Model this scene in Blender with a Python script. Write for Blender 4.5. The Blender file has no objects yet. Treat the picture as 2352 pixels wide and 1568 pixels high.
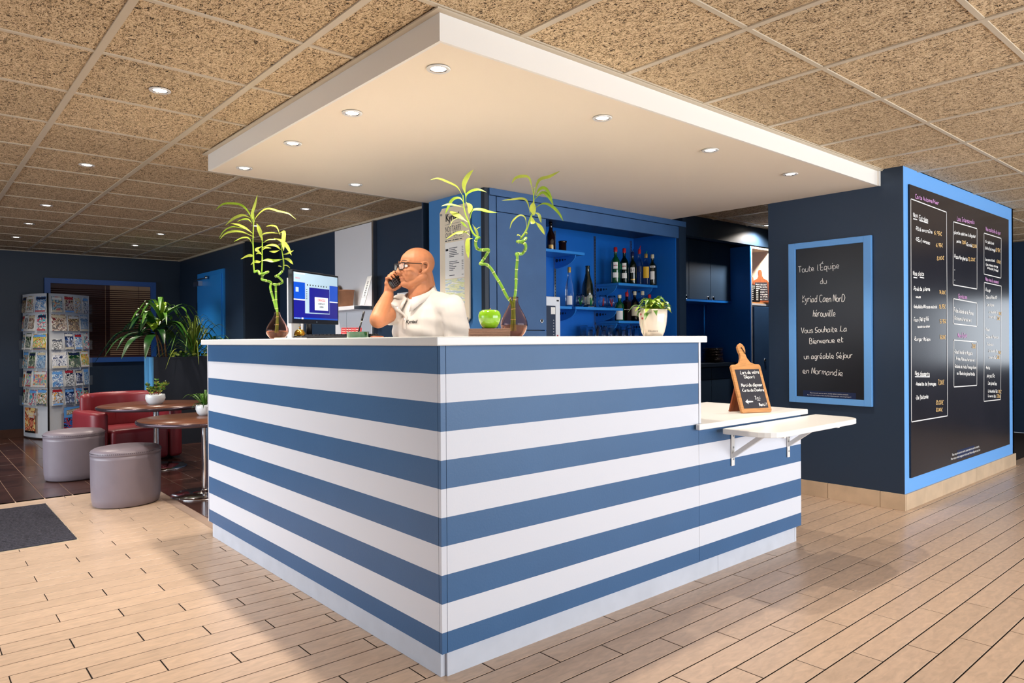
import bpy, bmesh, math, random
from mathutils import Vector, Matrix, Quaternion, noise
from mathutils.bvhtree import BVHTree
R = math.radians
rnd = random.Random(7)
scene = bpy.context.scene
COL = scene.collection

# ------------------------------------------------------------------ camera
cam_d = bpy.data.cameras.new('camera'); cam = bpy.data.objects.new('camera', cam_d); COL.objects.link(cam)
cam_d.sensor_width = 36; cam_d.lens = 24.826; cam_d.clip_start = .05
YAW, PITCH, ROLL = R(49.138), R(-0.130), R(-0.376)
_f = Vector((math.cos(YAW)*math.cos(PITCH), math.sin(YAW)*math.cos(PITCH), math.sin(PITCH)))
_r = Vector((math.sin(YAW), -math.cos(YAW), 0)); _u = _r.cross(_f)
_r2 = _r*math.cos(ROLL)+_u*math.sin(ROLL); _u2 = -_r*math.sin(ROLL)+_u*math.cos(ROLL)
cam.matrix_world = Matrix(((_r2.x,_u2.x,-_f.x,0),(_r2.y,_u2.y,-_f.y,0),(_r2.z,_u2.z,-_f.z,1.1897),(0,0,0,1)))
scene.camera = cam
CZ = 2.3655      # ceiling height
SZ = 2.253       # underside of the lowered panel

# ------------------------------------------------------------------ world, exposure, daylight
scene.view_settings.view_transform = 'Standard'; scene.view_settings.look = 'None'
scene.view_settings.gamma = 1; scene.view_settings.use_curve_mapping = False
scene.view_settings.exposure = EXPO = 0.2
wd = bpy.data.worlds.new('world'); scene.world = wd; wd.use_nodes = True
wd.node_tree.nodes['Background'].inputs[0].default_value = (.75,.86,1,1); wd.node_tree.nodes['Background'].inputs[1].default_value = .5
def area(name, loc, rot, sx, sy, power, col):
    l = bpy.data.lights.new(name, 'AREA'); l.shape = 'RECTANGLE'; l.size = sx; l.size_y = sy; l.energy = power; l.color = col
    o = bpy.data.objects.new(name, l); COL.objects.link(o); o.location = loc; o.rotation_euler = rot; return o
# daylight through the glazed front (behind the camera, south), the glazed left side and the glazed door at the far right
area('window_daylight', (5.0,-2.9,1.25), (R(90),0,0), 7.2, 2.1, 285, (.86,.93,1))
area('window_daylight', (-2.4,6.2,1.2), (R(66),0,R(-90)), 6.0, 1.7, 84, (.84,.92,1)).data.spread = R(100)
area('window_daylight', (10.3,1.0,1.25), (R(90),0,R(90)), .95, .8, 5, (.86,.93,1))

# ------------------------------------------------------------------ materials
def lin(c):
    if isinstance(c, str): c = [int(c[i:i+2],16) for i in (0,2,4)]
    return tuple(((x/255)/12.92 if x/255 <= .04045 else ((x/255+.055)/1.055)**2.4) for x in c)+(1,)
MATS = {}
def M(name, col='808080', rough=.5, metal=0, bump=None, vary=None, coat=0, trans=0, ior=1.45, emit=None, tint=0, alpha=1, stretch=None, spec=None, obj=True):
    if name in MATS: return MATS[name]
    m = bpy.data.materials.new(name); m.use_nodes = True; nt = m.node_tree; N = nt.nodes; L = nt.links
    b = N['Principled BSDF']; c = lin(col); b.inputs['Base Color'].default_value = c
    b.inputs['Roughness'].default_value = rough; b.inputs['Metallic'].default_value = metal; b.inputs['IOR'].default_value = ior
    if coat: b.inputs['Coat Weight'].default_value = coat; b.inputs['Coat Roughness'].default_value = .08
    if trans: b.inputs['Transmission Weight'].default_value = trans
    if spec is not None: b.inputs['Specular IOR Level'].default_value = spec
    if alpha < 1: b.inputs['Alpha'].default_value = alpha
    if emit: b.inputs['Emission Color'].default_value = lin(emit[0]); b.inputs['Emission Strength'].default_value = emit[1]
    vec = None
    if bump or vary:
        if obj: g = N.new('ShaderNodeTexCoord').outputs['Object']
        else: g = N.new('ShaderNodeNewGeometry').outputs['Position']
        vec = g
        if stretch:
            mp = N.new('ShaderNodeMapping'); mp.inputs['Scale'].default_value = stretch; L.new(g, mp.inputs[0]); vec = mp.outputs[0]
    colout = None
    if vary:
        n = N.new('ShaderNodeTexNoise'); n.inputs['Scale'].default_value = vary[0]; n.inputs['Detail'].default_value = 6
        if len(vary) > 2: n.inputs['Distortion'].default_value = vary[2]
        L.new(vec, n.inputs['Vector'])
        mr = N.new('ShaderNodeMapRange'); mr.inputs[1].default_value = .3; mr.inputs[2].default_value = .7
        mr.inputs[3].default_value = 1-vary[1]; mr.inputs[4].default_value = 1+vary[1]; L.new(n.outputs[0], mr.inputs[0])
        h = N.new('ShaderNodeHueSaturation'); h.inputs['Color'].default_value = c; L.new(mr.outputs[0], h.inputs['Value']); colout = h.outputs[0]
    if tint:
        oi = N.new('ShaderNodeObjectInfo'); mr = N.new('ShaderNodeMapRange'); mr.inputs[3].default_value = 1-tint; mr.inputs[4].default_value = 1+tint
        L.new(oi.outputs['Random'], mr.inputs[0]); h = N.new('ShaderNodeHueSaturation'); h.inputs['Color'].default_value = c
        if colout: L.new(colout, h.inputs['Color'])
        L.new(mr.outputs[0], h.inputs['Value']); colout = h.outputs[0]
    if colout: L.new(colout, b.inputs['Base Color'])
    if bump:
        n = N.new('ShaderNodeTexNoise'); n.inputs['Scale'].default_value = bump[0]; n.inputs['Detail'].default_value = 5; L.new(vec, n.inputs['Vector'])
        bp = N.new('ShaderNodeBump'); bp.inputs['Strength'].default_value = bump[1]; bp.inputs['Distance'].default_value = .004
        L.new(n.outputs[0], bp.inputs['Height']); L.new(bp.outputs[0], b.inputs['Normal'])
    MATS[name] = m; return m

def wood_wool():
    m = bpy.data.materials.new('wood_wool'); m.use_nodes = True; nt = m.node_tree; N = nt.nodes; L = nt.links; b = N['Principled BSDF']
    g = N.new('ShaderNodeNewGeometry'); outs = []
    for k, (sc, st) in enumerate(((70,(1,.45,1)),(60,(1.0,.40,1)),(80,(.42,1.0,1)))):
        mp = N.new('ShaderNodeMapping'); mp.inputs['Scale'].default_value = st; mp.inputs['Rotation'].default_value = (0,0,k*.9); mp.inputs['Location'].default_value = (k*3.1,k*1.7,k)
        L.new(g.outputs['Position'], mp.inputs[0])
        n = N.new('ShaderNodeTexNoise'); n.inputs['Scale'].default_value = sc; n.inputs['Detail'].default_value = 1; n.inputs['Distortion'].default_value = 1.2; L.new(mp.outputs[0], n.inputs['Vector'])
        s = N.new('ShaderNodeMath'); s.operation = 'SUBTRACT'; s.inputs[1].default_value = .5; L.new(n.outputs[0], s.inputs[0])
        a = N.new('ShaderNodeMath'); a.operation = 'ABSOLUTE'; L.new(s.outputs[0], a.inputs[0]); outs.append(a.outputs[0])
    mn = N.new('ShaderNodeMath'); mn.operation = 'MINIMUM'; L.new(outs[0], mn.inputs[0]); L.new(outs[1], mn.inputs[1])
    m2 = N.new('ShaderNodeMath'); m2.operation = 'MINIMUM'; L.new(mn.outputs[0], m2.inputs[0]); L.new(outs[2], m2.inputs[1])
    cr = N.new('ShaderNodeValToRGB'); e = cr.color_ramp.elements; e[0].position = .0; e[0].color = lin('ead6b4'); e[1].position = .10; e[1].color = lin('3c2c1c')
    x = cr.color_ramp.elements.new(.022); x.color = lin('d3b58c'); x = cr.color_ramp.elements.new(.055); x.color = lin('927650')
    L.new(m2.outputs[0], cr.inputs[0])
    oi = N.new('ShaderNodeObjectInfo'); mr = N.new('ShaderNodeMapRange'); mr.inputs[3].default_value = .93; mr.inputs[4].default_value = 1.06
    L.new(oi.outputs['Random'], mr.inputs[0]); h = N.new('ShaderNodeHueSaturation'); L.new(cr.outputs[0], h.inputs['Color']); L.new(mr.outputs[0], h.inputs['Value']); L.new(h.outputs[0], b.inputs['Base Color'])
    inv = N.new('ShaderNodeMath'); inv.operation = 'SUBTRACT'; inv.inputs[0].default_value = .2; L.new(m2.outputs[0], inv.inputs[1])
    bp = N.new('ShaderNodeBump'); bp.inputs['Strength'].default_value = .6; bp.inputs['Distance'].default_value = .02; L.new(inv.outputs[0], bp.inputs['Height']); L.new(bp.outputs[0], b.inputs['Normal'])
    b.inputs['Roughness'].default_value = .9; MATS['wood_wool'] = m; return m
wood_wool()
def print_mat(name, cols, scale=9, stretch=(1,1,1), rough=.3):
    "a printed picture: noise blobs through a hard ramp of the picture's colours"
    m = bpy.data.materials.new(name); m.use_nodes = True; nt = m.node_tree; N = nt.nodes; L = nt.links; b = N['Principled BSDF']
    tc = N.new('ShaderNodeTexCoord'); mp = N.new('ShaderNodeMapping'); mp.inputs['Scale'].default_value = stretch; L.new(tc.outputs['Object'], mp.inputs[0])
    oi = N.new('ShaderNodeObjectInfo'); va = N.new('ShaderNodeVectorMath'); L.new(mp.outputs[0], va.inputs[0])
    cx = N.new('ShaderNodeCombineXYZ'); ml = N.new('ShaderNodeMath'); ml.operation = 'MULTIPLY'; ml.inputs[1].default_value = 50; L.new(oi.outputs['Random'], ml.inputs[0]); L.new(ml.outputs[0], cx.inputs[0]); L.new(cx.outputs[0], va.inputs[1])
    n = N.new('ShaderNodeTexNoise'); n.inputs['Scale'].default_value = scale; n.inputs['Detail'].default_value = 3; n.inputs['Distortion'].default_value = .6; L.new(va.outputs[0], n.inputs['Vector'])
    cr = N.new('ShaderNodeValToRGB'); cr.color_ramp.interpolation = 'CONSTANT'
    els = cr.color_ramp.elements
    els[0].position = 0; els[0].color = lin(cols[0]); els[1].position = .34+.32/len(cols); els[1].color = lin(cols[1])
    for k in range(2, len(cols)):
        x = els.new(.34+.32*k/len(cols)); x.color = lin(cols[k])
    L.new(n.outputs[0], cr.inputs[0]); L.new(cr.outputs[0], b.inputs['Base Color']); b.inputs['Roughness'].default_value = rough
    MATS[name] = m; return m

M('white_paint','e6e6ea',.45); M('soffit_white','f1ece4',.55); M('white_laminate','efefec',.32); M('white_stripe','dcdee6',.5,bump=(120,.05))
M('blue_stripe','3b638f',.42,bump=(140,.12),vary=(2.5,.05)); M('navy','24364c',.42,vary=(1.2,.04)); M('navy_dark','1a2636',.4); M('black','060607',.5)
M('soffit_warm_bounce','f5e6d0',.55); M('navy_lit','30445c',.4); M('blue_wall','3f7cba',.45,bump=(200,.05)); M('niche_blue','1468c4',.4); M('shelf_blue','2f86d8',.35); M('unit_blue','3a5e8c',.5,bump=(90,.12),vary=(5,.08))
M('frame_blue','6cacf0',.4); M('door_blue','2a8ee4',.35); M('window_blue','2c5fae',.4); M('chalkboard','1b1a1f',.28,vary=(2,.2)); M('chalkboard_2','211f25',.22,vary=(2,.2))
M('chalk','f2f0ec',.9); M('chalk_pink','d69ad0',.9); M('chalk_orange','e9c07f',.9); M('ink','101014',.6); M('ink_grey','4c5158',.6)
M('plank','caae95',.30,vary=(16,.12,.8),tint=.05,bump=(14,.12),stretch=(1,3,1),obj=False)
M('grout','2b211b',.8); M('dark_tile','452c25',.17,vary=(3,.45,1.2),tint=.12,bump=(12,.06),obj=False); M('dark_grout','a89080',.7)
M('plinth','ccd0da',.5,vary=(9,.05)); M('base_tile','cbb193',.4,vary=(8,.1),tint=.05); M('base_brown','4a3025',.4,vary=(6,.2))
M('mat_rib','4a4b58',.95,bump=(300,.8),vary=(90,.35)); M('rail','cdbfa8',.4); M('trim_white','e8e6e2',.3); M('lamp_glass','ffffff',.3,emit=('fff4e2',14)); M('reflector','d8d8d8',.15,metal=1)
M('chrome','d8d8dc',.12,metal=1); M('steel','b8bcc2',.3,metal=1); M('table_wood','6b4230',.28,vary=(8,.25,1.5),stretch=(1,8,1)); M('table_edge','50424a',.18,metal=.6)
M('ottoman','857a82',.36,bump=(60,.1),vary=(6,.05)); M('stitch','4a4248',.8); M('red_leather','822a32',.36,bump=(50,.1),vary=(5,.06)); M('pot_white','dfe3e6',.2,coat=.5)
M('leaf','4f7d28',.4,vary=(12,.3)); M('leaf_dark','1f4a1c',.35,vary=(10,.3)); M('leaf_pale','acba48',.42,vary=(20,.15)); M('leaf_lime','8fae2e',.4,vary=(18,.2)); M('leaf_grass','6b7f2e',.45,vary=(8,.3))
M('bamboo','6f9a2c',.3,vary=(25,.25)); M('bamboo_ring','d8d28c',.5); M('bark','8a6040',.8,bump=(80,.8)); M('soil','2e2219',.95,bump=(60,1))
M('planter_dark','232833',.5); M('planter_blue','58a5dc',.45); M('cream_pot','ecdccb',.22,coat=.6)
M('plastic_black','15151a',.3); M('screen_blue','10107a',.2,emit=('24248c',.5)); M('screen_mid','1040b0',.2,emit=('0d4fc0',.5)); M('screen_pale','a8c4d8',.2,emit=('a9c6da',.38)); M('screen_white','e8eef4',.2,emit=('dce8f0',.45)); M('screen_red','c03030',.3,emit=('b03038',.8))
M('brass','c8a040',.15,metal=1); M('paper','f0efec',.6); M('paper_cream','e6d9c2',.6); M('kraft','9a6c50',.7,vary=(20,.08)); M('kraft_dark','8a5a32',.7)
M('skin','ad704c',.55,bump=(140,.12),vary=(22,.07)); M('lip','8a4a3a',.45); M('brow','5a4030',.8); M('eye','e8e4e0',.15); M('iris','2a1a10',.1); M('shirt','bfbab6',.75,bump=(500,.1)); M('trousers','1c2230',.8)
M('key_grey','5a5a60',.4); M('lens','e8f2f4',.03,alpha=.22); M('glasses','14100f',.2); M('oak','c98f58',.4,vary=(5,.22,2),stretch=(1,1,9)); M('oak_h','c98f58',.4,vary=(5,.22,2),stretch=(9,1,1)); M('walnut','8a4a2c',.4,vary=(5,.3,2),stretch=(8,1,1)); M('slate','2b2a33',.5,vary=(14,.2)); M('cord','1c1410',.8)
M('plate_brown','3e2a24',.4); M('cover_brown','8a6a58',.5,vary=(20,.1)); M('acrylic','dfe6ea',.06,alpha=.07); M('apple','7fb51e',.15,coat=.8,vary=(8,.12)); M('rack_grey','c9cdd2',.35); M('strip_dark','15181c',.3); M('blind_brown','4a2420',.5); M('blind_light','c09a78',.6)
def glass(name, col, rough=.02, ior=1.45):
    "real glass that lets shadow light through by its own transmission"
    m = M(name, col, rough, trans=1, ior=ior); return m
glass('vase_glass','eecfc9',.02,1.2); glass('clear_glass','f2f8fa',.01,1.25); glass('green_glass','0f6b3a',.03); glass('dark_glass','182b12',.04); glass('amber_glass','3a1c0c',.04)
M('green_bottle','0b4a28',.08,coat=.6); M('dark_bottle','101a0c',.08,coat=.8); M('brown_bottle','1e0d08',.08,coat=.8); M('cap_red','b8242c',.3); M('cap_green','0f8a44',.3); M('cap_blue','18204a',.3); M('cap_gold','cfa860',.3,metal=.5); M('cap_cream','e0d4b4',.5)
M('label_white','eceae6',.5); M('label_black','121014',.5); M('label_yellow','e4b62e',.5); M('label_red','a8222c',.5); M('label_cream','d8ccae',.6); M('label_navy','16264c',.5); M('water_amber','f0cda4',.05,trans=.9,ior=1.1)
M('device_white','dfe3ea',.35); M('device_navy','1b2a44',.3); M('knob_chrome','dcdfe4',.15,metal=1)

# ------------------------------------------------------------------ mesh helpers
class MB:
    def __init__(s): s.v = []; s.f = []; s.mi = []; s.mats = []; s.sm = []
    def m(s, name):
        if name not in s.mats: s.mats.append(name)
        return s.mats.index(name)
    def add(s, vs, fs, mat, smooth=False, T=None):
        o = len(s.v); k = s.m(mat)
        s.v += [tuple(T @ Vector(v)) if T else tuple(v) for v in vs]
        s.f += [tuple(o+i for i in f) for f in fs]; s.mi += [k]*len(fs); s.sm += [smooth]*len(fs); return s
    def box(s, x0,x1,y0,y1,z0,z1, mat, T=None, bev=0):
        if bev:
            b = bmesh.new(); bmesh.ops.create_cube(b, size=1)
            for v in b.verts: v.co = Vector(((x0+x1)/2+v.co.x*(x1-x0),(y0+y1)/2+v.co.y*(y1-y0),(z0+z1)/2+v.co.z*(z1-z0)))
            bmesh.ops.bevel(b, geom=list(b.edges), offset=bev, segments=2, affect='EDGES', profile=.5)
            b.verts.index_update(); vs = [v.co[:] for v in b.verts]; fs = [[v.index for v in f.verts] for f in b.faces]; b.free()
            return s.add(vs, fs, mat, False, T)
        v = [(x0,y0,z0),(x1,y0,z0),(x1,y1,z0),(x0,y1,z0),(x0,y0,z1),(x1,y0,z1),(x1,y1,z1),(x0,y1,z1)]
        return s.add(v, [(0,3,2,1),(4,5,6,7),(0,1,5,4),(1,2,6,5),(2,3,7,6),(3,0,4,7)], mat, False, T)
    def lathe(s, prof, mat, n=24, T=None, smooth=True, sx=1, sy=1, a0=0, a1=2*math.pi, cap=True):
        full = abs(a1-a0-2*math.pi) < 1e-6; k = n if full else n+1; vs = []
        for r, z in prof:
            for i in range(k):
                a = a0+(a1-a0)*i/n; vs.append((r*math.cos(a)*sx, r*math.sin(a)*sy, z))
        fs = []
        for j in range(len(prof)-1):
            for i in range(n if not full else n):
                i2 = (i+1)%k if full else i+1
                fs.append((j*k+i, j*k+i2, (j+1)*k+i2, (j+1)*k+i))
        if full and cap:
            if prof[0][0] > 1e-5: fs.append(tuple(range(k))[::-1])
            if prof[-1][0] > 1e-5: fs.append(tuple((len(prof)-1)*k+i for i in range(k)))
        return s.add(vs, fs, mat, smooth, T)
    def cyl(s, p0, p1, r0, mat, r1=None, n=12, smooth=True):
        p0 = Vector(p0); p1 = Vector(p1); d = p1-p0; q = d.to_track_quat('Z','Y').to_matrix().to_4x4(); T = Matrix.Translation(p0) @ q
        return s.lathe([(r0,0),(r1 if r1 is not None else r0,d.length)], mat, n, T, smooth)
    def tube(s, pts, rad, mat, n=8, smooth=True, cap=True):
        pts = [Vector(p) for p in pts]; rr = rad if isinstance(rad,(list,tuple)) else [rad]*len(pts); vs = []; fs = []
        up = Vector((0,0,1)); prev = None
        for i, p in enumerate(pts):
            t = (pts[min(i+1,len(pts)-1)]-pts[max(i-1,0)]).normalized()
            if prev is None:
                a = t.cross(up if abs(t.z) < .9 else Vector((1,0,0))).normalized()
            else: a = (prev-t*prev.dot(t)).normalized()
            prev = a; b = t.cross(a)
            for k in range(n):
                an = 2*math.pi*k/n; vs.append(p+(a*math.cos(an)+b*math.sin(an))*rr[i])
        for i in range(len(pts)-1):
            for k in range(n): fs.append((i*n+k, i*n+(k+1)%n, (i+1)*n+(k+1)%n, (i+1)*n+k))
        if cap: fs.append(tuple(range(n))[::-1]); fs.append(tuple((len(pts)-1)*n+k for k in range(n)))
        return s.add(vs, fs, mat, smooth)
    def prism(s, poly, z0, z1, mat, T=None, smooth=False):
        n = len(poly); vs = [(x,y,z0) for x,y in poly]+[(x,y,z1) for x,y in poly]
        fs = [tuple(range(n))[::-1], tuple(range(n,2*n))]+[(i,(i+1)%n,n+(i+1)%n,n+i) for i in range(n)]
        return s.add(vs, fs, mat, smooth, T)
    def ell(s, c, r, mat='skin', T=None, n=20, m=12):
        prof = [(math.sin(math.pi*j/m), -math.cos(math.pi*j/m)) for j in range(m+1)]; prof[0] = (1e-4,-1); prof[-1] = (1e-4,1)
        TT = Matrix.Translation(Vector(c)) @ (T or Matrix()) @ Matrix.Diagonal((r[0],r[1],r[2],1)); return s.lathe(prof, mat, n, TT)
    def caps(s, p0, p1, r0, r1, mat='skin', n=16):
        p0 = Vector(p0); p1 = Vector(p1); d = p1-p0; L = d.length
        T = Matrix.Translation(p0) @ d.to_track_quat('Z','Y').to_matrix().to_4x4()
        prof = [(max(1e-4,r0*math.cos(a)), r0*math.sin(a)) for a in [R(-90+15*k) for k in range(7)]]
        prof += [(max(1e-4,r1*math.cos(a)), L+r1*math.sin(a)) for a in [R(15*k) for k in range(7)]]
        return s.lathe(prof, mat, n, T)
    def leaf(s, pts, width, mat, fold=.25, nrm=Vector((0,-1,0)), prof=None):
        pts = smooth_line(pts, 4); n = len(pts); vs = []; fs = []
        for i, p in enumerate(pts):
            t = (pts[min(i+1,n-1)]-pts[max(i-1,0)]).normalized(); u = i/(n-1)
            w = width*.5*(prof(u) if prof else max(.06, math.sin(math.pi*min(1,.08+u*.92))**.75*(1-.25*u)))
            side = t.cross(nrm); side = side.normalized() if side.length > 1e-3 else Vector((1,0,0)); up = side.cross(t)
            vs += [p+side*w+up*w*fold, p, p-side*w+up*w*fold]
            if i < n-1: k = 3*i; fs += [(k,k+1,k+4,k+3),(k+1,k+2,k+5,k+4)]
        return s.add(vs, fs, mat, True)
    def build(s, name, parent=None, loc=None):
        me = bpy.data.meshes.new(name); me.from_pydata([tuple(v) for v in s.v], [], s.f)
        for k in s.mats: me.materials.append(MATS[k])
        me.polygons.foreach_set('material_index', s.mi); me.polygons.foreach_set('use_smooth', s.sm); me.update()
        o = bpy.data.objects.new(name, me); COL.objects.link(o)
        if loc: o.location = loc
        if parent: o.parent = parent
        return o
def smooth_line(pts, k=4):
    P = [Vector(p) for p in pts]
    if len(P) < 3: return [P[0].lerp(P[-1], i/k) for i in range(k+1)]
    P = [2*P[0]-P[1]]+P+[2*P[-1]-P[-2]]; out = []
    for i in range(1, len(P)-2):
        a,b,c,d = P[i-1:i+3]
        for j in range(k):
            t = j/k; out.append(.5*((2*b)+(c-a)*t+(2*a-5*b+4*c-d)*t*t+(3*b-a-3*c+d)*t**3))
    return out+[P[-2]]
def tag(o, label=None, cat=None, group=None, kind=None):
    if label: o['label'] = label
    if cat: o['category'] = cat
    if group: o['group'] = group
    if kind: o['kind'] = kind
    return o
def empty(name, loc=(0,0,0), rz=0, label=None, cat=None, group=None, kind=None):
    o = bpy.data.objects.new(name, None); COL.objects.link(o); o.location = loc; o.rotation_euler = (0,0,rz); o.empty_display_size = .1
    return tag(o, label, cat, group, kind)
def copy_tree(o, parent=None):
    c = o.copy(); COL.objects.link(c)
    if parent: c.parent = parent
    for ch in list(o.children): copy_tree(ch, c)
    return c
def share(name, mesh, loc, parent=None, scale=None, rz=0):
    o = bpy.data.objects.new(name, mesh); COL.objects.link(o); o.location = loc; o.rotation_euler = (0,0,rz)
    if scale: o.scale = scale
    if parent: o.parent = parent
    return o
def apply_mods(o):
    dg = bpy.context.evaluated_depsgraph_get(); me = bpy.data.meshes.new_from_object(o.evaluated_get(dg)); old = o.data; o.modifiers.clear(); o.data = me; me.name = old.name; return o
def text(s, size, mat, M4, parent, name='lettering', bold=0, shear=0, align='LEFT', sx=1, space=1):
    c = bpy.data.curves.new(name,'FONT'); c.body = s; c.size = size; c.offset = bold; c.shear = shear; c.align_x = align; c.space_character = space; c.resolution_u = 3
    t = bpy.data.objects.new(name, c); me = bpy.data.meshes.new_from_object(t); bpy.data.objects.remove(t)
    me.materials.clear(); me.materials.append(MATS[mat]); me.transform(Matrix(M4) @ Matrix.Diagonal((sx,1,1,1)))
    o = bpy.data.objects.new(name, me); COL.objects.link(o)
    if parent: o.parent = parent
    return o
def frame(origin, right, up):
    "matrix whose x runs along right, y along up, z out of the surface"
    r = Vector(right).normalized(); u = Vector(up); u = (u-r*u.dot(r)).normalized(); n = r.cross(u); o = Vector(origin)
    return Matrix(((r.x,u.x,n.x,o.x),(r.y,u.y,n.y,o.y),(r.z,u.z,n.z,o.z),(0,0,0,1)))
# single-stroke handwriting: pairs of x, y on a grid (baseline 3, x-height 8, capitals C), strokes split by |
G = {'a':'57381704133355|585463','b':'0C03|06274755432304','c':'47280704234354','d':'57381704234355|5C5463','e':'05454728070423 53','f':'4B3C2B20|0848','g':'57381704133355|58513011',
'h':'0C03|06284743','i':'1813|1A1B','j':'282100|2A2B','k':'0C03|470543','l':'1C1433','m':'0803|06183733|36586763','n':'0803|06284743','o':'2807042343554728','p':'0800|062847543313','q':'57381704133355|585061',
'r':'0803|062848','s':'4728071645431304','t':'1B142343|0848','u':'0804234355|5853','v':'082348','w':'0813365368','x':'0853|5803','y':'0824|582000','z':'08480353',
'A':'033C63|1656','B':'030C3C4A3808|38564303','C':'6B4C1B06143363','D':'030C3C69663303','E':'5C0C0353|0747','F':'5C0C03|0747','G':'6B3C09053363 6737','H':'030C|636C|0767','I':'1C5C|3C33|1353','J':'2C6C|4C442304',
'K':'030C|5C0653','L':'2C150304143363','M':'031C365C63','N':'030C535C','O':'3C0A0533656A3C','P':'030C4C594707','Q':'3C0A0533656A3C|4562','R':'030C4C594707|3763','S':'5B3C0A1756442304','T':'0C6C|3C33','U':'0C0533656C','V':'0C336C','W':'0C1339536C','Y':'0C376C|3733',
'0':'2C09062346492C','1':'0A2C23','2':'0A2C4A0353','3':'0C4C27463303','4':'3C0656|3A33','5':'4C0C0838462303','6':'4C080433460 8','7':'0C4C13','8':'280A2C4A2805234528','9':'48270A2C4B43',
'€':'5B3C19062453|0939|0737','.':'1314','c,':'', ',':'1402','!':'1C16|1413','/':'024C',"'":'1C1A','•':'1727261617','(':'2C080522',')':'0C282502','-':'0737'}
ACC = {'é':('e','1A3C'),'è':('e','1C3A'),'ê':('e','0A2C4A'),'à':('a','1C3A'),'â':('a','0A2C4A'),'û':('u','0A2C4A'),'ô':('o','0A2C4A'),'É':('E','2D4F')}
def hand(s, p0, p1, h, out, mat, parent, w=.0035, jit=.35, lift=.0012):
    "chalk handwriting from p0 to p1 on a surface whose outward normal is out"
    s = s.replace('Œ','OE').replace('œ','oe'); g = random.Random(hash_(s)); p0 = Vector(p0); p1 = Vector(p1); out = Vector(out); rt = (p1-p0).normalized(); up = out.cross(rt).normalized()
    strokes = []; x = 0
    for ch in s:
        if ch == ' ': x += 4; continue
        acc = None
        if ch in ACC: ch, acc = ACC[ch]
        code = G.get(ch,'')+('|'+acc if acc else ''); mx = 0; dy = g.uniform(-jit,jit); sl = g.uniform(.0,.12)
        for st in code.replace(' ','').split('|'):
            pts = [(int(st[i],16), int(st[i+1],16)-3) for i in range(0,len(st)-1,2)]
            if not pts: continue
            mx = max(mx, max(a for a,_ in pts)); strokes.append([(x+a+b*sl+g.uniform(-.25,.25), b+dy+g.uniform(-.2,.2)) for a,b in pts])
        x += mx+1.7
    W = max(x-1.7,1); kx = (p1-p0).length/W; ky = h/9; mb = MB()
    for st in strokes:
        P = [p0+rt*a*kx+up*b*ky+out*lift for a,b in st]
        if len(P) > 2: P = smooth_line(P, 3)
        vs = []; fs = []
        for i, p in enumerate(P):
            t = (P[min(i+1,len(P)-1)]-P[max(i-1,0)]); t = t.normalized() if t.length > 1e-6 else rt; sd = out.cross(t)*w*.5*g.uniform(.8,1.2); vs += [p+sd, p-sd]
            if i < len(P)-1: k = 2*i; fs.append((k,k+1,k+3,k+2))
        mb.add(vs, fs, mat)
    return mb.build('handwriting', parent)
def hash_(s): return sum((i+1)*ord(c) for i, c in enumerate(s))
def line(pts, out, mat, parent, w=.006, lift=.0012, name='chalk_line'):
    out = Vector(out); mb = MB()
    for a, b in zip(pts[:-1], pts[1:]):
        a = Vector(a); b = Vector(b); t = (b-a).normalized(); sd = out.cross(t)*w/2; e = t*w/2
        mb.add([a+sd-e+out*lift, a-sd-e+out*lift, b-sd+e+out*lift, b+sd+e+out*lift], [(0,1,2,3)], mat)
    return mb.build(name, parent)
def seen(x, y, z, m=120):
    d = Vector((x,y,z))-cam.matrix_world.translation; k = d.dot(_f)
    if k < .15: return False
    px = 1176+1621.9*d.dot(_r2)/k; py = 784-1621.9*d.dot(_u2)/k
    return -m < px < 2352+m and -m < py < 1568+m

# ================================================================== SETTING
# ---- floor: light planks (66 x 11 cm, laid along x) and dark tiles (laid along y)
fl = empty('floor', kind='structure')
MB().box(-2.5,1.49,-3,6.41,-.05,-.004,'grout').box(1.49,10.5,-3,4.47,-.05,-.004,'grout').build('grout_bed', fl)
MB().box(-2.5,1.49,6.41,11,-.05,-.004,'dark_grout').box(1.49,5.3,4.47,11,-.05,-.004,'dark_grout').build('dark_grout_bed', fl)
def plank_mesh(name, lx, ly, mat, gap):
    mb = MB(); x, y = lx/2-gap/2, ly/2-gap/2; b = .0012
    vs = [(-x,-y,-.006),(x,-y,-.006),(x,y,-.006),(-x,y,-.006),(-x,-y,-b),(x,-y,-b),(x,y,-b),(-x,y,-b),(-x+b,-y+b,0),(x-b,-y+b,0),(x-b,y-b,0),(-x+b,y-b,0)]
    mb.add(vs, [(0,1,5,4),(1,2,6,5),(2,3,7,6),(3,0,4,7),(4,5,9,8),(5,6,10,9),(6,7,11,10),(7,4,8,11),(8,9,10,11)], mat)
    mb.m('grout' if mat == 'plank' else 'dark_grout')
    if mat == 'plank': mb.mi = [1]*4+[0]*5
    o = mb.build(name); me = o.data; bpy.data.objects.remove(o); return me
PL = plank_mesh('plank', .6645, .1122, 'plank', .005)
def in_light(x0, x1, y):
    "free stretch of a light plank; None when it lies wholly outside the light floor or under the counter plinth"
    if y > 6.41: return None
    if y > 4.47: x1 = min(x1, 1.49)
    if y > 2.05 and y < 4.47:
        if x0 > 1.44 and x1 < 3.95: return None
    if 4.95 < y < 6.2 and x0 < .8: x0 = max(x0, .8)
    if y > 1.92 and x0 >= 5.18: return None
    if y > 1.92: x1 = min(x1, 5.21)
    x0 = max(x0, -2.5); x1 = min(x1, 10.5)
    return (x0, x1) if x1-x0 > .02 else None
cand = []
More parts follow.
